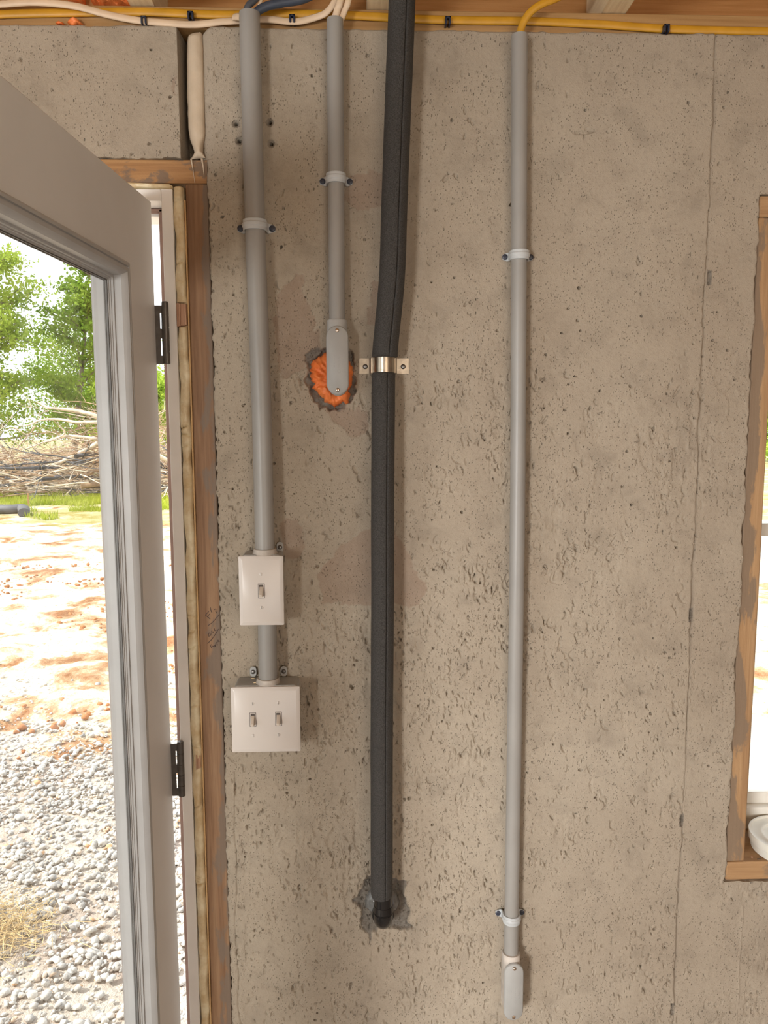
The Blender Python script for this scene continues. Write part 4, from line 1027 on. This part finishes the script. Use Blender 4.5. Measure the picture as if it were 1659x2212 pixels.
def keep(x, y, r_):
    thin = np.clip((3.3-y)/1.0, 0, 1)+.10
    return (r_.random(len(x)) < thin) & ((y < .95) & (r_.random(len(x)) < .75) | (y >= .95))
v, f = stones(30000, (-3.0, .1), (.27, 4.2), (.006, .021), 3, keep)
o = fast_mesh('gravel', v, f, gravel_m); tag(o, 'pale crushed stone gravel spread on the ground outside the door', 'gravel', kind='stuff')
# clods of clay on the bare yard
v, f = stones(2600, (-5.5, -.7), (2.6, 8.5), (.008, .034), 8, lambda x, y, r_: np.array([n2(a_, b_, 1.1, 12) for a_, b_ in zip(x, y)]) > .02)
clod_m = m_plain('clay_clods', (.46, .20, .085), .95, var=.3, scale=9, bump=.003)
o = fast_mesh('clay_clods', v, f, clod_m); tag(o, 'loose orange clay clods scattered over the yard', 'clay', kind='stuff')

def blades(N, xr, yr, hr, mat, name, seed, lean=.4, clump=None, wd=.006):
    r_ = np.random.default_rng(seed); x = r_.uniform(*xr, N); y = r_.uniform(*yr, N)
    if clump: k = np.array([clump(a_, b_) for a_, b_ in zip(x, y)]); x = x[k]; y = y[k]; N = len(x)
    h = r_.uniform(*hr, N); th = r_.uniform(0, 6.28, N); ln = r_.normal(0, lean, (N, 2))*h[:, None]
    wx = np.cos(th)*wd; wy = np.sin(th)*wd; z = np.full(N, ZG-.005)
    v = np.stack([np.stack([x-wx, y-wy, z], -1), np.stack([x+wx, y+wy, z], -1), np.stack([x+ln[:, 0], y+ln[:, 1], z+h], -1)], 1).reshape(-1, 3)
    f = np.arange(3*N).reshape(N, 3); return fast_mesh(name, v, f, mat)
grass_m = m_leaf('yard_grass', (.24, .30, .03), (.40, .46, .06), (.55, .56, .16))
o = blades(42000, (-13, -2.5), (13.2, 18.6), (.03, .16), grass_m, 'grass', 4, .35, lambda a_, b_: n2(a_, b_, 1.0, 6)+(b_-15.6)*.18 > -.12, .014)
tag(o, 'strip of short bright green grass in front of the brush pile', 'grass', kind='stuff')
straw_m = m_plain('dry_straw', (.55, .40, .20), .8, var=.2, scale=40, bump=0)
sp_ = Wz(20, 2030, ZG); r_ = np.random.default_rng(5); N = 1500
sx = sp_[0]-.10+r_.normal(0, .12, N); sy = sp_[1]+r_.normal(0, .085, N); th = r_.uniform(0, 6.28, N); L_ = r_.uniform(.02, .06, N); sz = ZG+.030+r_.random(N)*.02
v = np.stack([np.stack([sx-np.cos(th)*L_-np.sin(th)*.0012, sy-np.sin(th)*L_+np.cos(th)*.0012, sz], -1), np.stack([sx-np.cos(th)*L_+np.sin(th)*.0012, sy-np.sin(th)*L_-np.cos(th)*.0012, sz+.0015], -1), np.stack([sx+np.cos(th)*L_, sy+np.sin(th)*L_, sz+r_.normal(0, .012, N)], -1)], 1).reshape(-1, 3)
o = fast_mesh('straw', v, np.arange(3*N).reshape(N, 3), straw_m); tag(o, 'patch of dry yellow straw on the gravel at lower left', 'straw', kind='stuff')

# silt sock / black tube lying in the grass
p0 = Wz(-60, 1100, ZG+.1); p1 = Wz(20, 1100, ZG+.1); p2 = Wz(72, 1106, ZG+.1)
m = MB().tube(spline([(p0[0]-.8, p0[1]+.3, ZG+.10), (p0[0], p0[1]+.1, ZG+.10), (p1[0], p1[1], ZG+.10), (p1[0]+.28, p1[1]-.02, ZG+.11), (p2[0]-.12, p2[1]-.15, ZG+.10)], 8), .11, 18, (.85, 1), (0, 0, 1))
tag(m.build('drain_tube', m_plain('dark_tube_fabric', (.10, .10, .11), .6, var=.2, scale=6), ang=60), 'dark tube lying in the grass at the left edge', 'tube')
p = Wz(62, 1095, ZG); m = MB().box(p[0]-.015, p[0]+.015, p[1]-.015, p[1]+.015, ZG-.05, ZG+.30)
tag(m.build('wooden_stake', MAT['plate'], bevel=.003), 'small wooden stake standing beside the dark tube in the grass', 'stake')

# brush pile
def m_bark(name, c0, c1): return m_plain(name, tuple((a_+b_)/2 for a_, b_ in zip(c0, c1)), .85, var=.35, scale=5, bump=.004, bscale=30)
bark = [m_bark('pale_dead_wood', (.60, .48, .36), (.78, .66, .54)), m_bark('brown_dead_wood', (.32, .20, .12), (.50, .34, .22)), m_bark('charred_wood', (.07, .07, .08), (.16, .16, .17))]
def branch_pts(rr, start, dirv, L, wig=.12, n=9):
    p = Vector(start); d = Vector(dirv).normalized(); out = [p.copy()]
    for k in range(n):
        d = (d+Vector((rr.uniform(-1, 1), rr.uniform(-1, 1), rr.uniform(-1, 1)))*wig).normalized(); p = p+d*(L/n)
        if p.z < ZG+.05: p.z = ZG+.05
        out.append(p.copy())
    return out
rr = random.Random(11)
def add_branch(mb, rr, start, dirv, L, r0, twigs=3, n=9, sides=6):
    pts = branch_pts(rr, start, dirv, L, .13, n)
    mb.tube(pts, [r0*(1-.8*i/n) for i in range(n+1)], sides, upv=(.3, .2, .9))
    for k in range(twigs):
        i = rr.randint(2, n-1); d = (pts[i]-pts[i-1]).normalized()+Vector((rr.uniform(-1, 1), rr.uniform(-.6, .6), rr.uniform(-.4, 1)))*.8
        q = branch_pts(rr, pts[i], d, L*rr.uniform(.15, .4), .2, 5); mb.tube(q, [r0*.42*(1-.8*j/5) for j in range(6)], max(4, sides-2), upv=(.3, .2, .9))
piles = [MB(), MB(), MB()]
for k in range(1500):
    y = rr.uniform(17.6, 21.5); x = rr.uniform(-14.5, -1.5)
    top_ = 1.15+.9*math.exp(-((x+6.3)/1.6)**2)+.25*math.sin(x*1.7); top_ *= 1-abs(y-19.4)/3.2
    z = ZG+.05+rr.random()**1.3*max(.15, top_)
    a_ = rr.uniform(0, 6.28); L = rr.uniform(.7, 2.6); kd = rr.choices((0, 1, 2), (5, 5, 2.0))[0]
    if kd == 2 and z > ZG+1.0: kd = 1
    d = (math.cos(a_), math.sin(a_)*.35, rr.uniform(-.25, .3))
    add_branch(piles[kd], rr, (x, y, z), d, L, rr.uniform(.007, .024)*(1.6 if kd == 2 else 1), 3, 6, 5)
for k in range(900):      # fine twigs standing up over the pile
    x = rr.gauss(-6.1, 1.1) if k % 2 else rr.uniform(-13, -2); y = rr.uniform(18.2, 20.6); z = ZG+rr.uniform(.5, 1.9 if k % 2 else 1.1)
    add_branch(piles[k % 2], rr, (x, y, z), (rr.uniform(-1, 1), rr.uniform(-.5, .5), rr.uniform(-.1, .8)), rr.uniform(.4, 1.1), rr.uniform(.003, .008), 2, 5, 4)
allm = MB(); cnts = []
for mb in piles: allm.add(mb.v, mb.f); cnts.append(len(mb.f))
o = allm.build('brush_pile', bark[0], ang=80); o.data.materials.append(bark[1]); o.data.materials.append(bark[2])
o.data.polygons.foreach_set('material_index', np.repeat([0, 1, 2], cnts).astype(np.int32))
tag(o, 'big tangled pile of dead branches and charred sticks behind the grass', 'brush pile', kind='stuff')
def px_branch(pts, r0, mt, label, grp='large branches sticking out of the brush pile', Y0=17.9):
    q = []
    for i, (a_, b_) in enumerate(pts): p = W(a_, b_, Y0+.12*i); q.append(p)
    n_ = len(q); P_ = spline(q, 5); m = MB().tube(P_, [r0*(1-.6*i/(len(P_)-1)) for i in range(len(P_))], 8, upv=(.1, .2, 1)); o = m.build('branch', mt, ang=70)
    return tag(o, label, 'branch', grp)
px_branch([(225,905),(190,893),(150,885),(108,881),(80,868)], .055, bark[0], 'topmost pale branch reaching left over the brush pile')
px_branch([(215,911),(165,912),(130,906),(90,907),(62,918),(40,921)], .040, bark[0], 'pale branch with a humped bend below the topmost one')
px_branch([(210,948),(160,942),(130,944),(100,953),(78,962),(50,972)], .038, bark[0], 'pale arched branch lying along the top of the brush pile')
px_branch([(212,957),(180,975),(145,992),(110,1008),(85,1025),(62,1040)], .060, bark[0], 'thick pale branch slanting down to the left through the brush pile')
px_branch([(128,920),(140,935),(120,948),(95,956)], .025, bark[0], 'thin forked pale branch in the middle of the brush pile')
px_branch([(30,923),(50,935),(75,950)], .020, bark[0], 'thin pale twig rising left at the pile top')
px_branch([(-30,1012),(20,1012),(70,1011),(110,1013),(170,1010)], .050, bark[2], 'long charred log across the middle of the brush pile')
px_branch([(78,1036),(110,1033),(150,1029),(215,1033)], .070, bark[2], 'charred log low in the brush pile on the right')
px_branch([(160,985),(185,983),(220,979)], .060, bark[2], 'charred log at the right of the pile, higher up')
px_branch([(165,1003),(190,1000),(222,996)], .055, bark[2], 'charred log at the right of the pile, just below the higher one')
px_branch([(180,1030),(200,1020),(220,1015)], .055, bark[1], 'brown log slanting up at the right of the pile')
px_branch([(175,1049),(200,1048),(225,1046)], .085, bark[1], 'thick brown log at the foot of the pile on the right')
px_branch([(20,1042),(50,1046),(78,1036)], .045, bark[0], 'pale stick joining the low charred log')
px_branch([(340,985),(352,990),(375,1000)], .09, bark[0], 'pale log glimpsed in the gap beside the door hinge side')
# trees
leafs = [m_leaf('tree_leaves_light', (.16, .26, .03), (.36, .48, .07), (.52, .58, .13)), m_leaf('tree_leaves_deep', (.08, .17, .02), (.25, .38, .05), (.42, .50, .10))]
trunk_m = m_bark('tree_bark', (.16, .13, .10), (.28, .23, .18))
def tree(x, y, h, spread, nleaf, seed, lab, lm, low=.12, ls=(.045, .10)):
    r_ = np.random.default_rng(seed); rr = random.Random(seed)
    t_ = thing('tree', lab, 'tree', (x, y, ZG), 'trees beyond the brush pile')
    mb = MB(); tips = []
    tp = branch_pts(rr, (x, y, ZG-.1), (rr.uniform(-.08, .08), 0, 1), h*.92, .05, 12); mb.tube(tp, [h*.016*(1-.85*i/12) for i in range(13)], 10, upv=(1, 0, 0))
    for k in range(46):
        i = rr.randint(2, 11); a_ = rr.uniform(0, 6.28); q = branch_pts(rr, tp[i], (math.cos(a_), math.sin(a_), rr.uniform(.1, .9)), spread*rr.uniform(.5, 1.05)*(1.15-.5*i/12), .14, 7)
        mb.tube(q, [h*.0045*(1-.8*j/7) for j in range(8)], 5, upv=(.3, .2, .9)); tips += q[2:]
    mb.build('trunk', trunk_m, t_, ang=80)
    tips = np.array([tuple(p) for p in tips]); tips = tips[tips[:, 2] > ZG+h*low]
    ncl = len(tips); ci = r_.integers(0, ncl, nleaf); 
    off = r_.normal(0, 1, (nleaf, 3))*np.array([.34, .34, .20])*spread/2.6
    c0 = tips[ci]+off*.8
    s = r_.uniform(ls[0], ls[1], nleaf); a_ = r_.normal(size=(nleaf, 3)); a_ /= np.linalg.norm(a_, axis=1)[:, None]; b_ = np.cross(a_, r_.normal(size=(nleaf, 3))); b_ /= np.linalg.norm(b_, axis=1)[:, None]
    v = np.stack([c0-a_*s[:, None], c0-b_*s[:, None]*.55, c0+a_*s[:, None], c0+b_*s[:, None]*.55], 1)
    v = v.reshape(-1, 3)-np.array([x, y, ZG]); o = fast_mesh('foliage', v, np.arange(4*nleaf).reshape(nleaf, 4), leafs[lm]); o.parent = t_
for a_ in ((-12.7, 26.0, 9.0, 2.6, 17000, 1, 'leafy tree beyond the brush pile at the left edge of the door glass', 0, .02),
           (-10.9, 28.5, 8.8, 2.0, 11000, 2, 'airy tree whose trunk stands at the right side of the door glass', 1, .03),
           (-16.6, 29.0, 8.0, 3.2, 12000, 3, 'tree behind the left edge tree', 1, .02),
           (-6.9, 24.5, 3.7, 1.8, 10000, 4, 'low leafy tree seen in the gap beside the upper hinge', 0, .0),
           (-13.0, 36.0, 6.6, 4.0, 12000, 5, 'distant wide tree behind the door glass trees', 1, .0),
           (-8.6, 36.0, 4.6, 3.4, 12000, 6, 'distant low tree behind the hinge gap', 0, .0)):
    tree(*a_)
v = None
rr = random.Random(3)
tree(19.0, 33, 3.6, 3.4, 16000, 21, 'low green tree glimpsed through the window at the right edge', 0, .0)
